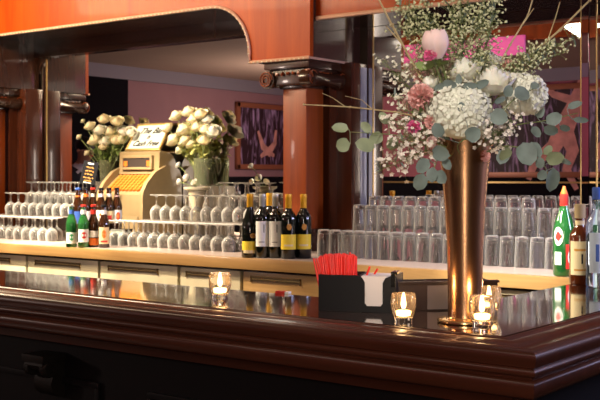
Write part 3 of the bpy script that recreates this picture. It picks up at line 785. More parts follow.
# copper trumpet vase on the bar
DV = 2.77
vb = P(465, 322); VB = Vector((vb.x, vb.y, T))
vs = thing('trumpet_vase', 'tall copper trumpet vase of flowers standing on the bar', 'vase', VB)
vp = [(r_ * 1.12, z_) for r_, z_ in [(0, .0125), (.0, .0125), (.040, .0135), (.0405, .10), (.0425, .20), (.0475, .30), (.055, .40), (.063, .46), (.066, .478), (.0635, .478), (.060, .458), (.052, .40), (.044, .30), (.038, .15), (0, .10)]]
MB().lathe(vp, 40).build('vase_body', 'copper', vs, ang=60)
MB().lathe([(0, 0), (.070, 0), (.073, .003), (.073, .007), (.070, .010), (.046, .0125), (.042, .018), (0, .018)], 40).build('base_disc', 'brass', vs)
def B(px, py, w=0): return PD(px, py, DV - w)
VT = VB + Vector((0, 0, .42))                   # where the stems come together
def vt(): return VT + Vector((random.uniform(-.025, .025), random.uniform(-.025, .025), random.uniform(-.03, .03)))
flower('hydrangea', 'big round white hydrangea just above the vase mouth', 'flower', vt(), B(459, 112, .07), 'hyd', .078, 'hydrangea', leaves=2)
flower('hydrangea', 'white hydrangea on the right side, behind two round grey leaves', 'flower', vt(), B(523, 96, .03), 'hyd', .057, 'hydrangea', leaves=1)
flower('rose', 'open white rose right of the large hydrangea, pointing up', 'flower', vt(), B(493, 82, .06), 'rosew', .052, 'rose', lean=(.1, -.4, .9))
flower('rose', 'white rose at the top centre of the bouquet', 'flower', vt(), B(464, 71, .02), 'rosew', .046, 'rose', lean=(-.1, -.4, .9))
flower('rose', 'white rose tucked behind the open white rose', 'flower', vt(), B(487, 62, -.04), 'rosew', .04, 'rose', lean=(.1, -.3, .95))
flower('rose', 'small white rose left of the large hydrangea', 'flower', vt(), B(430, 84, .03), 'rosew', .028, 'rose', lean=(-.4, -.5, .7))
flower('rose', 'tall blush pink rosebud standing above the bouquet on the left', 'flower', vt(), B(436, 44, .10), 'blush', .036, 'bud', leaves=3, lean=(-.05, -.1, 1))
flower('carnation', 'deep pink flower under the tall blush rosebud', 'flower', vt(), B(431, 55, .11), 'hotpink', .018, 'carnation', leaves=1)
for (x, y, w, m, r, lab) in ((421, 97, .07, 'pink', .034, 'salmon carnation left of the large hydrangea'), (410, 104, .03, 'pink', .020, 'small salmon carnation at the far left of the bouquet'), (414, 128, .06, 'hotpink', .020, 'bright pink carnation low on the left side'), (433, 122, .08, 'pink', .022, 'salmon carnation touching the lower left of the hydrangea'),
                             (420, 78, .0, 'pink', .018, 'pink carnation between rosebud and salmon carnation'), (484, 156, .05, 'pink', .016, 'small salmon flower hanging right of the vase mouth'), (508, 66, -.06, 'pink', .018, 'pink flower at the back of the bouquet'), (432, 142, .07, 'blush', .015, 'small blush flower at the vase rim')):
    flower('carnation', lab, 'flower', vt(), B(x, y, w), m, r, 'carnation', leaves=0)
def E(label, path, leaves, m='euc', **k):
    eucalyptus(label, vt() if True else 0, [VT] + [B(*p) for p in path], [(B(x, y, w), L / 379, W_ / 379, a) for x, y, w, L, W_, a in leaves], m, **k)
E('eucalyptus branch reaching far left with two pale leaves', [(425, 140, .06), (390, 134, .06), (350, 132, .06)], [(340, 128, .06, 17, 11, 3.0), (343, 145, .06, 15, 14, 3.3), (366, 127, .05, 14, 9, 2.4), (365, 145, .06, 20, 14, 2.9), (376, 138, .05, 15, 12, 3.6), (384, 118, .05, 15, 9, 2.2), (392, 143, .05, 14, 11, 4.0)], 'eucl')
E('grey eucalyptus sprig drooping left of the vase', [(440, 150, .09), (436, 164, .10), (428, 180, .10)], [(423, 166, .10, 17, 13, 4.0), (420, 182, .10, 18, 14, 4.4), (432, 175, .11, 15, 11, 4.7), (441, 177, .11, 15, 12, 5.3), (441, 153, .12, 18, 16, 5.9), (447, 164, .11, 13, 9, 5.2)], 'euc')
E('round eucalyptus leaves over the lower hydrangea', [(455, 145, .12), (470, 136, .14)], [(473, 134, .15, 16, 15, .6), (438, 130, .14, 15, 12, 2.0), (461, 107, .15, 10, 7, 4.6)], 'euc')
E('eucalyptus branch crossing the right hydrangea', [(495, 120, .10), (512, 100, .11), (535, 88, .1)], [(522, 94, .12, 17, 16, .3), (508, 91, .12, 13, 10, 1.2), (499, 117, .13, 18, 16, 5.9), (535, 86, .1, 10, 8, .5), (500, 100, .12, 13, 6, .4)], 'euc')
E('eucalyptus branch hanging low on the right', [(500, 145, .09), (525, 148, .09), (545, 165, .09), (553, 185, .09)], [(527, 154, .10, 24, 20, 5.0), (536, 150, .09, 18, 11, 5.2), (540, 163, .10, 12, 9, 4.8), (542, 175, .11, 11, 10, 3.8), (552, 180, .10, 24, 15, 4.6), (503, 157, .09, 16, 13, 4.3), (565, 161, .09, 14, 6, 5.8)], 'euc')
E('yellow green leaves on the low right branch', [(505, 145, .07), (535, 150, .07), (554, 158, .08)], [(555, 158, .10, 18, 14, .1), (505, 154, .1, 15, 12, 4.2), (548, 150, .08, 12, 8, .8)], 'eucl', name='leafy_branch')
E('eucalyptus branch stretching to the right', [(510, 125, .05), (540, 122, .05), (578, 113, .05)], [(554, 119, .06, 17, 13, .5), (551, 130, .06, 17, 11, 5.9), (575, 105, .05, 16, 8, .4), (581, 120, .05, 17, 6, 6.2), (540, 112, .05, 13, 9, 1.2), (536, 132, .06, 13, 9, 5.4), (565, 128, .05, 12, 7, 5.9)], 'euc')
E('dark green leaves at the top of the large hydrangea', [(470, 110, .08), (462, 86, .10), (478, 83, .12)], [(450, 84, .11, 15, 8, 2.8), (470, 86, .12, 16, 7, .1), (482, 84, .11, 15, 8, .4), (441, 87, .1, 14, 9, 3.4), (459, 80, .1, 12, 7, 1.6)], 'euc', name='leafy_branch')
E('green leaf cluster under the blush rosebud', [(445, 100, .04), (432, 66, .04)], [(430, 64, .06, 17, 9, .7), (422, 66, .05, 14, 9, 2.8), (440, 60, .06, 14, 7, 1.4), (418, 112, .05, 14, 9, 3.2)], 'green', name='leafy_branch')
# sprays: label, tips, count, material, bloom size, spread
spray('white wax flower spray spilling down the left side', vt(), [B(378, 172, .07), B(388, 150, .07), B(400, 162, .08), B(392, 128, .06), B(402, 142, .08)], 46, 'wax_pink', .0058, .05, leafy=.12, start=.4)
spray('white wax flower spray left of the salmon carnations', vt(), [B(384, 118, .04), B(398, 106, .05), B(405, 120, .05)], 48, 'wax_white', .0055, .05, leafy=.12, start=.45)
spray('wax flower spray below the right hydrangea', vt(), [B(512, 128, .1), B(498, 132, .11), B(522, 118, .09), B(505, 140, .1)], 46, 'wax_pink', .0052, .05, leafy=.1, start=.4)
spray('pale wax flower spray at the upper left of the bouquet', vt(), [B(382, 62, .02), B(398, 74, .02), B(392, 96, .03), B(404, 52, .0)], 34, 'wax_white', .005, .05, leafy=.1, start=.5)
spray('tall heath stems rising left of centre', vt(), [B(392, -8, 0), B(408, 4, .02), B(420, -14, 0), B(424, 14, .02), B(400, 26, .0)], 90, 'heath', .0038, .055, name='heath_spray', leafy=.1, start=.5)
spray('tall heath stems rising at the centre of the bouquet', vt(), [B(446, -16, 0), B(460, -10, .02), B(470, -18, -.02), B(455, 20, .02), B(472, 18, 0)], 95, 'heath', .0038, .05, name='heath_spray', leafy=.1, start=.42)
spray('tall heath stems rising right of centre', vt(), [B(486, -14, 0), B(498, -6, 0), B(492, 20, 0), B(480, 6, -.02)], 90, 'heath', .0038, .05, name='heath_spray', leafy=.1, start=.45)
spray('heath spray arching to the upper right', vt(), [B(575, 38, 0), B(556, 44, .0), B(540, 52, 0), B(566, 52, 0), B(530, 62, .02)], 70, 'heath', .0038, .04, name='heath_spray', leafy=.15, start=.5, bow=Vector((-.05, -.03, .10)))
def twig(label, pts, kids=(), r=.0028):
    t = thing('bare_twig', label, 'twig', VT)
    s = MB(); pp = [Vector((0, 0, 0))] + [B(*p) - VT for p in pts]
    s.tube(pp, [r * (1 - .55 * k / len(pp)) for k in range(len(pp))], 6)
    for ch in kids: s.tube([B(*p) - VT for p in ch], [r * .55] + [r * .35] * (len(ch) - 1), 5)
    for a in pp[2:]: s.octa(a, r * 1.6)
    s.build('stem', 'twig', t)
twig('pale bare twig leaning to the upper left', [(440, 110, .03), (412, 62, .03), (392, 25, .03), (374, -10, .03)], [[(404, 46, .03), (386, 26, .03)]], .0042)
twig('thin bare twig stretching left across the pier', [(425, 118, .05), (395, 112, .05), (350, 107, .05), (304, 104.5, .05)], [[(345, 106.5, .05), (333, 98, .05), (322, 93, .05)], [(372, 109, .05), (362, 100, .05), (345, 96, .05)]])
twig('bare twig rising to the upper right', [(490, 90, -.02), (530, 55, -.02), (560, 30, -.02), (590, 0, -.02), (604, -20, -.02)], [[(548, 40, -.02), (556, 16, -.02), (560, 2, -.02)]], .004)
twig('bare twig rising behind the heath on the right', [(485, 90, -.04), (510, 45, -.04), (528, 15, -.04), (536, -12, -.04)], [[(519, 30, -.04), (534, 8, -.04)]], .003)

# ------------------------------------------------------------------ flowers beside the register
def clear_vase(label, loc, r, h):
    t = thing('glass_vase', label, 'vase', loc)
    MB().lathe([(0, .008), (r * .86, .009), (r * .94, h), (r, h), (r * .93, .004), (r * .9, 0), (0, 0)], 24).build('vase_body', 'glassgreen', t)
    return t
M['glassgreen'] = glass('greenish vase glass', (.85, .93, .78), haze=.22, hazecol=(.75, .8, .5))
YV = 4.632
pv = PY(204, 186, YV)
# pedestal block under the vase
t = thing('vase_plinth', 'pale block under the glass vase of cream roses', 'plinth', (pv.x, YV, T)); h0 = pv.z - T
MB().b2((-.07, -.06, 0), (.07, .055, h0), .004).build('block', 'riser', t)
clear_vase('glass vase of cream roses right of the register', (pv.x, YV, pv.z), .062, .165)
def bunch(vx, vy, vz, items, side, D):
    for k, (x, y, r, lab) in enumerate(items):
        hd = PY((197 + (x - 197) * .86 - 6) if side == 'right' else x, y, min(vy - .01 + random.uniform(-.05, .02), 4.69 - r * 1.22)); base = Vector((vx + random.uniform(-.025, .025), vy + random.uniform(-.02, .01), vz + .02))
        flower('rose', lab, 'flower', base, hd, random.choice(('rosec', 'rosew', 'rosec')), r * 1.22, 'rose', leaves=1, lean=(hd - base).normalized() * 1.2 + Vector((.2, -.5, 0)), leafm=random.choice(('olive', 'green', 'olive')), bow=Vector((0, 0, .03)))
bunch(pv.x, YV, pv.z, [
    (170, 128, .030, 'cream rose at the far left of the right bouquet, level with the sign'), (200, 119, .034, 'cream rose just under the topmost one in the right bouquet'), (190, 141, .036, 'cream rose low at the centre left of the right bouquet'), (214, 129, .036, 'cream rose centre right in the right bouquet'),
    (177, 140, .042, 'cream rose at the lower left edge of the bouquet right of the register'), (189, 130, .045, 'large cream rose at the centre left of the right bouquet'),
    (180, 116, .036, 'cream rose at the upper left of the right bouquet'), (194, 112, .038, 'cream rose at the top of the right bouquet'), (208, 114, .036, 'cream rose at the upper right of the right bouquet'),
    (204, 127, .034, 'cream rose in the middle of the right bouquet'), (222, 131, .042, 'cream rose at the right edge of the right bouquet'), (212, 140, .034, 'cream rose low in the right bouquet above the vase'),
    (197, 144, .034, 'cream rose over the vase mouth in the right bouquet'), (216, 119, .030, 'small cream rose behind the right edge of the right bouquet'), (184, 150, .028, 'small cream rose hanging at the vase rim of the right bouquet')], 'right', 6.1)
def greens(label, base, pts, m, n=26, L=.05):
    t = thing('leafy_filler', label, 'foliage', base); mb = MB(); s = MB()
    for p in pts:
        q = Vector(p) - Vector(base); pp = bez((0, 0, 0), q, Vector((0, 0, .03)), 6); s.tube(pp, .0018, 4)
        for k in range(n):
            u = random.uniform(.45, 1) * 6; j = min(5, int(u)); c = pp[j].lerp(pp[j + 1], u - j)
            leaf_patch(mb, c, (random.gauss(0, 1), random.gauss(0, 1), random.gauss(.2, .7)), UP, L * random.uniform(.6, 1.1), L * .45, .2, .6)
    s.build('stem', 'stem', t); mb.build('leaf_mass', m, t, normals=False)
greens('yellow green foliage filling the bouquet right of the register', (pv.x, YV, pv.z + .03), [PY(x - 6, y, YV - .01) for x, y in ((185, 138), (195, 125), (206, 122), (214, 134), (204, 142), (190, 150), (214, 150))], 'olive', 34, .055)
YL = 4.635
pl = PY(108, 182, YL)
t = thing('vase_plinth', 'pale block under the glass vase left of the register sign', 'plinth', (pl.x, YL, T)); h0 = pl.z - T
MB().b2((-.055, -.055, 0), (.055, .055, h0), .004).build('block', 'riser', t)
clear_vase('glass vase of cream roses left of the register', (pl.x, YL, pl.z), .055, .14)
bunch(pl.x, YL, pl.z, [
    (100, 130, .036, 'cream rose just above the large lower left rose of the left bouquet'), (121, 139, .036, 'cream rose beside the lower left corner of the sign'), (106, 141, .034, 'cream rose low at the centre of the left bouquet'),
    (96, 140, .046, 'large cream rose at the lower left of the bouquet left of the sign'), (104, 119, .034, 'round cream rose topmost in the left bouquet'), (117, 121, .034, 'pointed cream rose at the top of the left bouquet'),
    (90, 126, .032, 'cream rose at the upper left of the left bouquet'), (110, 132, .040, 'cream rose at the centre of the left bouquet'), (124, 131, .036, 'cream rose touching the sign in the left bouquet'), (131, 132, .032, 'cream rose half behind the sign'),
    (79, 137, .018, 'small cream bud sticking out far left of the left bouquet'), (87, 153, .018, 'small cream bud drooping at the left'), (116, 140, .034, 'cream rose low in the left bouquet'), (83, 121, .014, 'tiny cream bud at the upper left of the left bouquet'), (104, 146, .030, 'cream rose above the left vase mouth')], 'left', 6.4)
greens('green foliage filling the bouquet left of the sign', (pl.x, YL, pl.z + .03), [PY(x, y, YL - .02) for x, y in ((96, 145), (104, 136), (114, 138), (122, 140), (108, 152), (92, 150))], 'green')
# cream urn with small blossoms
yu = 4.345
pu = PY(191, 206, yu)
t = thing('urn', 'small cream footed urn with little white blossoms among the stemware', 'urn', (pu.x, yu + .05, T)); h0 = PY(191, 187, yu + .05).z - T
MB().lathe([(0, 0), (.05, 0), (.05, .01), (.045, .015), (.045, h0 - .16), (.028, h0 - .13), (.034, h0 - .10), (.046, h0 - .06), (.052, h0 - .022), (.074, h0 - .012), (.076, h0), (.068, h0), (.046, h0 - .02), (0, h0 - .04)], 28).build('urn_body', 'urn', t)
for k, (x, y, r, lab) in enumerate(((186, 178, .024, 'small white blossom in the urn, middle'), (178, 165, .018, 'small white blossom in the urn, topmost'), (194, 182, .02, 'small white blossom in the urn, right'), (179, 182, .018, 'small white blossom at the left rim of the urn'))):
    flower('rose', lab, 'flower', (pu.x, yu + .05, T + h0 - .02), PY(x, y, yu + .03), 'rosew', r, 'rose', leaves=1, leafm='olive')

# ------------------------------------------------------------------ things on the bar
# black caddy
c0, c1 = P(318.5, 311), P(396, 313.5)
cd = thing('bar_caddy', 'black plastic bar caddy holding red straws and white napkins', 'caddy', (c0.x, c0.y, T + .0003), rz=math.atan2(c1.y - c0.y, c1.x - c0.x))
CL = (c1 - c0).length; CH, CD = .104, .13
NX0, NX1 = CL * .60, CL * .83                   # napkin slot
fp = [(0, 0), (CL, 0), (CL, CH), (NX1 + .022, CH), (NX1 + .008, CH - .006), (NX1, CH - .02), (NX1, .026), (NX1 - .006, .018), (NX0 + .006, .018), (NX0, .026), (NX0, CH - .02), (NX0 - .008, CH - .006), (NX0 - .022, CH), (0, CH)]
MB().prism(fp, lambda u, v: Vector((u, 0, v)), lambda u, v: Vector((u, .004, v))).build('front_panel', 'black', cd, smooth=False)
MB().prism(fp, lambda u, v: Vector((u, CD - .004, v)), lambda u, v: Vector((u, CD, v))).build('back_panel', 'black', cd, smooth=False)
for x_ in (0, CL * .52, CL - .004): MB().b2((x_, .004, 0), (x_ + .004, CD - .004, CH)).build('divider' if 0 < x_ < CL * .6 else 'side_panel', 'black', cd, smooth=False)
MB().b2((.004, .004, 0), (CL - .004, CD - .004, .004)).build('bottom_panel', 'black', cd, smooth=False)
ch = MB().b2((CL - .014, -.004, CH - .03), (CL - .002, .0, CH + .012)); ch.b2((CL - .014, -.004, CH + .006), (CL + .004, .05, CH + .012)); ch.build('chrome_clip', 'chrome', cd, smooth=False)
cm = Matrix.Translation(cd.location) @ Matrix.Rotation(cd.rotation_euler.z, 4, 'Z')
straw = MB().lathe([(.0, 0), (.0030, 0), (.0030, .14), (.0022, .14), (.0, .139)], 7).mesh('cocktail_straw', 'red')
for i in range(15):
    for j in range(8):
        u = .010 + (CL * .47 - .02) * (i + .5 * (j % 2) + .25) / 15.6; v = .012 + (CD - .026) * (j + .5) / 8
        o = bpy.data.objects.new('cocktail_straw', straw); COL.objects.link(o)
        o.location = cm @ Vector((u, v, .0045)); fan = (u / (CL * .47) - .5)
        o.rotation_euler = (random.uniform(-.06, .06), fan * .22 - .07 + random.uniform(-.05, .05), cd.rotation_euler.z)
        o.scale = (1, 1, random.uniform(1.07, 1.12) - .16 * abs(fan) ** 2.2 * 2)
        tag(o, 'red cocktail straw standing in the left compartment of the black caddy', 'straw', 'straws in the black caddy')
for k, (du, tl) in enumerate(((.50, .5), (.515, .75))):
    o = bpy.data.objects.new('cocktail_straw', straw); COL.objects.link(o); o.location = cm @ Vector((CL * .5, .04 + .03 * k, .045)); o.rotation_euler = (0, tl * .9 - .1, cd.rotation_euler.z); o.scale = (1, 1, .62)
    tag(o, ['red straw tilting out to the right over the divider', 'lowest red straw tilting far right over the napkins'][k], 'straw', None)
nap = MB().b2((0, 0, 0), (NX1 - NX0 + .024, .0085, .097), .002).mesh('napkin', 'paper')
for k in range(11):
    o = bpy.data.objects.new('napkin', nap); COL.objects.link(o); o.location = cm @ Vector((NX0 - .012, .0075 + k * .0103, .0048)); o.rotation_euler = (0, 0, cd.rotation_euler.z)
    tag(o, 'folded white paper napkin standing in the black caddy', 'napkin', 'napkins in the black caddy')

# votives
vprof = [(0, .018), (.018, .0185), (.0235, .026), (.0298, .045), (.0300, .060), (.0275, .079), (.029, .080), (.0310, .078), (.0333, .060), (.0333, .044), (.0275, .024), (.0235, .016), (.0235, 0), (0, 0)]
hold_me = MB().lathe(vprof, 28).mesh('votive_holder', 'vglass', ang=60)
fl_me = MB().lathe([(0, 0), (.005, .005), (.0072, .013), (.0055, .024), (.002, .037), (0, .043)], 10).mesh('flame', 'flame')
wx_me = MB().lathe([(0, 0), (.019, 0), (.0205, .013), (.018, .0145), (0, .0135)], 18).mesh('wax', 'wax')
wk_me = MB().tube([(0, 0, .013), (.001, 0, .022)], .0009, 5).mesh('wick', 'wick')
def votive(px, py, s, a, b):
    p = P(px, py); loc = Vector((p.x, p.y, T + .0003))
    h = bpy.data.objects.new('votive_holder', hold_me); COL.objects.link(h); h.location = loc; h.scale = (s, s, s); tag(h, a, 'candle holder')
    c = thing('tea_light', b, 'candle', loc + Vector((0, 0, .0195 * s))); c.scale = (s, s, s)
    for n, me in (('wax', wx_me), ('wick', wk_me), ('flame', fl_me)):
        o = bpy.data.objects.new(n, me); COL.objects.link(o); o.parent = c
        if n == 'flame': o.location = (0, 0, .0185)
    l = bpy.data.lights.new('candle_glow', 'POINT'); l.energy = .55; l.color = (1, .55, .22); l.shadow_soft_size = .012
    lo = bpy.data.objects.new('candle_glow', l); COL.objects.link(lo); lo.location = loc + Vector((0, 0, .088))
votive(403.5, 324, 1.0, 'rounded glass votive holder in front of the black caddy', 'lit tea light in the votive beside the caddy')
votive(482, 328, 1.02, 'front glass votive holder at the foot of the copper vase', 'lit tea light in the front votive by the vase')
votive(489, 316, 1.02, 'rear glass votive holder at the foot of the copper vase', 'lit tea light in the rear votive by the vase')
votive(220, 300, 1.06, 'lone glass votive holder on the left part of the bar', 'lit tea light in the lone votive on the left')

# red and white packet
p = P(284.5, 293.3)
t = thing('matchbook', 'small red and white packet lying at the bar edge behind the candle', 'packet', (p.x, p.y - .01, T + .0003), rz=.25)
MB().b2((-.022, -.012, 0), (.012, .012, .008), .001).build('cover', 'redlab', t); MB().b2((.0121, -.012, 0), (.026, .012, .007), .001).build('paper_end', 'white', t)

# dark box behind the vase
t = thing('garnish_box', 'low dark brown box with a chrome handle behind the copper vase', 'box', (-1.60, 2.535, T + .0003), rz=R(46))
L_, W_, H_ = .31, .13, .078
M['boxbrown'] = mat('dark brown leatherette', (.035, .020, .016), .4)
for lo, hi in (((0, 0, 0), (L_, .006, H_)), ((0, W_ - .006, 0), (L_, W_, H_)), ((0, .006, 0), (.006, W_ - .006, H_)), ((L_ - .006, .006, 0), (L_, W_ - .006, H_))): MB().b2(lo, hi, .001).build('side_panel', 'boxbrown', t)
MB().b2((.006, .006, 0), (L_ - .006, W_ - .006, .005)).build('bottom_panel', 'black', t, smooth=False)
MB().b2((.10, -.003, .004), (.175, .0, H_ - .006)).build('label_plate', mat('brown grey plate', (.20, .16, .14), .35, .4), t, smooth=False)
MB().tube([(.185, -.006, .02), (.19, -.012, .03), (.185, -.012, .055), (.178, -.008, .062), (.172, -.004, .058)], .0035, 8).build('handle', 'chrome', t)
li = MB().b2((-.004, -.006, H_), (L_ + .004, .02, H_ + .006), .001); li.build('rim', 'boxbrown', t)

# ------------------------------------------------------------------ the dining room seen in the mirrors
def painting(label, loc, axis, w, h, figs):
    t = thing('painting', label, 'painting', loc)
    def m(u, v, d): return Vector((d, u, v)) if axis == 'x' else Vector((u, d, v))
    def bx(u0, u1, v0, v1, d0, d1): return MB().b2(m(u0, v0, d0), m(u1, v1, d1))
    bx(-w / 2 + .05, w / 2 - .05, -h / 2 + .05, h / 2 - .05, .0, .02).build('canvas', 'canvas', t, smooth=False)
    f = MB()
    for a in ((-w / 2, w / 2, -h / 2, -h / 2 + .07), (-w / 2, w / 2, h / 2 - .07, h / 2), (-w / 2, -w / 2 + .07, -h / 2, h / 2), (w / 2 - .07, w / 2, -h / 2, h / 2)):
        f.b2(m(a[0], a[2], .0), m(a[1], a[3], .05), .01)
    f.build('frame', 'frame', t)
    g = MB()
    for pts, r in figs:
        pts = [Vector(p) for p in pts]
        g.tube([m(x, z, .023) for x, z in pts], r, 8)
    if axis == 'x': g.xf(Matrix.Translation((.02, 0, 0)) @ Matrix.Diagonal((.04, 1, 1, 1)))
    else: g.xf(Matrix.Translation((0, .02, 0)) @ Matrix.Diagonal((1, .04, 1, 1)))
    g.build('painted_shape', 'pfig', t)
M['frame'] = mat('red gold frame', (.33, .12, .06), .4, .2)
swoop = lambda x0, z0, k: [([(x0 - .25 * k, z0 + .28 * k), (x0 - .22 * k, z0 + .05 * k), (x0 - .05 * k, z0 - .12 * k), (x0 + .12 * k, z0 - .02 * k), (x0 + .25 * k, z0 + .25 * k)], [.03 * k, .05 * k, .09 * k, .07 * k, .025 * k]),
                           ([(x0 - .2 * k, z0 - .18 * k), (x0, z0 - .1 * k), (x0 + .18 * k, z0 - .2 * k)], [.03 * k, .07 * k, .03 * k])]
painting('framed violet painting with pink curving shapes, reflected beside the scrolled pier', (XW + .01, -2.02, 2.03), 'x', 1.15, .92, swoop(-.1, -.12, .8))
figs = []
for x0 in (-.05, .62):
    figs += [([(x0 + .32, .62), (x0 + .22, .30), (x0 + .1, .05), (x0 - .05, -.2), (x0 - .3, -.38), (x0 - .38, -.6)], [.045, .10, .13, .10, .065, .035]),
             ([(x0 + .1, .0), (x0 + .2, -.25), (x0 + .12, -.48), (x0 + .25, -.72)], [.11, .085, .06, .03]), ([(x0 + .24, .35), (x0 - .05, .45), (x0 - .28, .66)], [.06, .045, .025])]
painting('large dark painting with pink curving shapes, reflected in the right mirror', (-5.25, YF + .02, 2.03), 'y', 2.2, 1.15, figs)
# lamp over the aisle
t = thing('pendant_lamp', 'lit opal bowl lamp hanging over the aisle, reflected in the right mirror', 'lamp', (-2.55, 3.17, 2.39))
MB().lathe([(0, -.075), (.03, -.06), (.11, .0), (.108, .006), (.0, .004)], 24).build('lamp_shade', 'lamp', t)
MB().lathe([(0, .005), (.006, .005), (.006, .37), (.05, .375), (.05, .409), (0, .409)], 12).build('rod', 'brass', t)
# beam with magenta tube above the guest side
t = thing('light_beam', 'dark overhead beam with a glowing magenta panel, reflected behind the flowers', 'beam', (-2.6, 2.16, 2.47))
MB().b2((-2.0, -.08, 0), (2.4, .05, ZC - 2.47)).build('beam_box', 'pier', t, smooth=False)
MB().b2((-2.05, .051, -.105), (-.78, .075, .04), .01).build('light_panel', 'neon', t)

# guest in the room (seen only in the mirror)
def person():
    loc = Vector((-9.0, 1.78, 0))
    V = [(0, 0, .95), (.03, 0, 1.10), (.09, 0, 1.28), (.16, 0, 1.42), (.20, 0, 1.50), (.23, 0, 1.56), (.265, 0, 1.63), (.27, 0, 1.70),
         (.15, .17, 1.40), (.17, .24, 1.14), (.36, .17, 1.02), (.44, .13, 1.0),
         (.15, -.17, 1.40), (.17, -.24, 1.14), (.36, -.17, 1.02), (.44, -.13, 1.0),
         (0, .09, .90), (.01, .10, .50), (-.02, .10, .09), (.11, .11, .04), (0, -.09, .90), (.03, -.10, .50), (.0, -.10, .09), (.13, -.11, .04)]
    E_ = [(0, 1), (1, 2), (2, 3), (3, 4), (4, 5), (5, 6), (6, 7), (3, 8), (8, 9), (9, 10), (10, 11), (3, 12), (12, 13), (13, 14), (14, 15), (0, 16), (16, 17), (17, 18), (18, 19), (0, 20), (20, 21), (21, 22), (22, 23)]
    RAD = [.14, .135, .15, .13, .06, .065, .095, .085, .075, .055, .042, .035, .075, .055, .042, .035, .1, .07, .05, .045, .1, .07, .05, .045]
    me = bpy.data.meshes.new('person'); me.from_pydata(V, E_, []); o = bpy.data.objects.new('person_build', me); COL.objects.link(o)
    sk = o.modifiers.new('skin', 'SKIN'); ss = o.modifiers.new('sub', 'SUBSURF'); ss.levels = 2; ss.render_levels = 2
    for i, v in enumerate(me.skin_vertices[0].data): v.radius = (RAD[i], RAD[i] * (1.0 if i > 3 else 1.15)); v.use_root = i == 0
    dg = bpy.context.evaluated_depsgraph_get(); bmesh_ = bpy.data.meshes.new_from_object(o.evaluated_get(dg)); bpy.data.objects.remove(o)
    bmesh_.materials.clear()
    for m in ('suit', 'skin', 'shirt'): bmesh_.materials.append(M[m])
    for pl_ in bmesh_.polygons:
        c = pl_.center; pl_.use_smooth = True
        pl_.material_index = 1 if (c.z > 1.515 or (c.x > .38 and .9 < c.z < 1.1)) else (2 if c.z > 1.42 and abs(c.y) < .1 and c.x > .1 else 0)
    b = bpy.data.objects.new('person', bmesh_); COL.objects.link(b); b.location = loc; b.scale = (1.05, 1.05, 1.06)
    tag(b, 'person in a dark jacket and white collar bending forward, reflected left of the roses', 'person')
    h = MB()
    bmesh.ops.create_uvsphere(h.bm, u_segments=16, v_segments=10, radius=1)
    h.xf(Matrix.Translation((.245, 0, 1.695)) @ Matrix.Rotation(R(25), 4, 'Y') @ Matrix.Diagonal((.112, .092, .095, 1))); h.build('hair', 'hair', b)
    n = MB().lathe([(0, .03), (.008, .02), (.014, 0)], 8, (.35, 0, 1.62), (1, 0, -.5)); n.build('nose', 'skin', b)
    for s in (-1, 1):
        MB().octa((.345, s * .032, 1.655), .009).build('eye', 'ink', b); MB().octa((.255, s * .095, 1.645), .022, 1.3).build('ear', 'skin', b)
        for k in range(5): MB().tube([(.44, s * (.11 + .012 * k), 1.0), (.49, s * (.11 + .011 * k), .99), (.515, s * (.11 + .01 * k), .965)], [.009, .008, .006], 6).build('finger', 'skin', b)
    MB().tube([(.345, -.025, 1.595), (.352, 0, 1.59), (.345, .025, 1.595)], .005, 5).build('mouth', 'redlab', b)
person()

# ------------------------------------------------------------------ light
def area(name, loc, tgt, sx_, sy_, e, col=(1, .82, .6), spread=None):
    l = bpy.data.lights.new(name, 'AREA'); l.shape = 'RECTANGLE'; l.size = sx_; l.size_y = sy_; l.energy = e; l.color = col
    if spread: l.spread = spread
    o = bpy.data.objects.new(name, l); COL.objects.link(o); o.location = loc
    o.rotation_euler = (Vector(tgt) - Vector(loc)).to_track_quat('-Z', 'Y').to_euler(); return o
def spot(name, loc, tgt, e, ang, col=(1, .82, .6), blend=.6, r=.05):
    l = bpy.data.lights.new(name, 'SPOT'); l.energy = e; l.spot_size = R(ang); l.spot_blend = blend; l.color = col; l.shadow_soft_size = r
    o = bpy.data.objects.new(name, l); COL.objects.link(o); o.location = loc
    o.rotation_euler = (Vector(tgt) - Vector(loc)).to_track_quat('-Z', 'Y').to_euler(); return o
area('aisle_light', (-5.0, 2.9, 2.74), (-4.4, 4.3, 1.7), 2.2, .2, 98, (1, .78, .52))
spot('stemware_spot', (-4.7, 3.15, 2.70), (-4.6, 4.15, 1.1), 520, 42, (1, .86, .64), .5, .03)
spot('stemware_spot', (-5.5, 3.15, 2.70), (-5.25, 4.15, 1.1), 420, 34, (1, .86, .64), .5, .03)
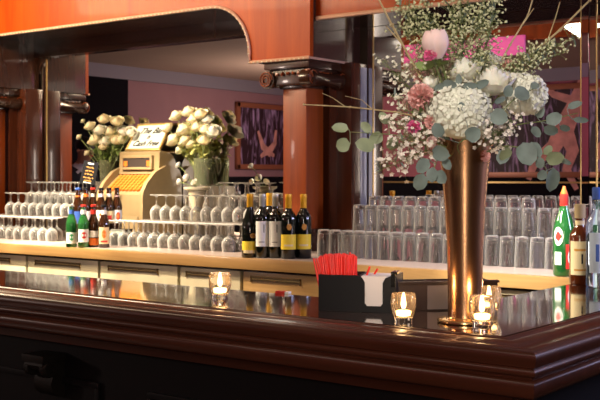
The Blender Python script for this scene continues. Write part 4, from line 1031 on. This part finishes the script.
spot('wine_spot', (-4.6, 3.0, 2.70), (-3.6, 3.95, 1.05), 330, 30, (1, .84, .62), .6, .03)
spot('register_fill', (-4.2, 2.9, 2.5), (-4.35, 4.62, 1.72), 250, 36, (1, .86, .66), .6, .03)  # added light without a fixture, brightens the roses beside the register
spot('tumbler_spot', (-1.7, 3.1, 2.1), (-2.15, 4.2, 1.1), 150, 56, (1, .92, .84), .5, .03)
spot('aisle_spot', (-2.2, 2.9, 1.9), (-1.75, 3.8, 1.03), 130, 42, (1, .92, .75))
spot('bouquet_spot', (-.7, .9, 2.6), (-1.32, 2.45, 1.62), 88, 34, (1, .93, .85))
area('bar_fill', (-1.6, .6, 2.74), (-2.0, 2.2, 1.0), 2.4, .8, 8, (1, .82, .68))
area('cool_side', (.5, 4.12, 2.0), (-3.1, 4.42, 2.0), .25, .8, 55, (.62, .62, 1))
area('vase_highlight_fill', (-.2, .2, 1.5), (-1.33, 2.47, 1.3), .25, .9, 16, (1, .85, .7))  # unseen light added to give the copper a vertical highlight
l = bpy.data.lights.new('room_fill', 'POINT'); l.energy = 78; l.color = (1, .80, .70); l.shadow_soft_size = .2  # unseen point light added to brighten the room's walls and ceiling
o = bpy.data.objects.new('room_fill', l); COL.objects.link(o); o.location = (-7.42, -.6, 1.9)
area('room_pink_fill', (-1.9, -1.0, 2.70), (-4.8, -2.8, 1.9), 1.0, .4, 40, (1, .45, .62))  # unseen pink fill on the rose wall, placed outside the mirror's view
w = bpy.data.worlds.new('world'); sc.world = w; w.use_nodes = True
w.node_tree.nodes['Background'].inputs[0].default_value = (.9, .75, .65, 1); w.node_tree.nodes['Background'].inputs[1].default_value = .03

sc.view_settings.view_transform = 'Standard'; sc.view_settings.look = 'None'; sc.view_settings.exposure = 0.0
cy = sc.cycles
cy.use_denoising = True; cy.max_bounces = 14; cy.transmission_bounces = 12; cy.glossy_bounces = 6; cy.diffuse_bounces = 3; cy.transparent_max_bounces = 12
cy.caustics_reflective = False; cy.caustics_refractive = False; cy.sample_clamp_indirect = 6
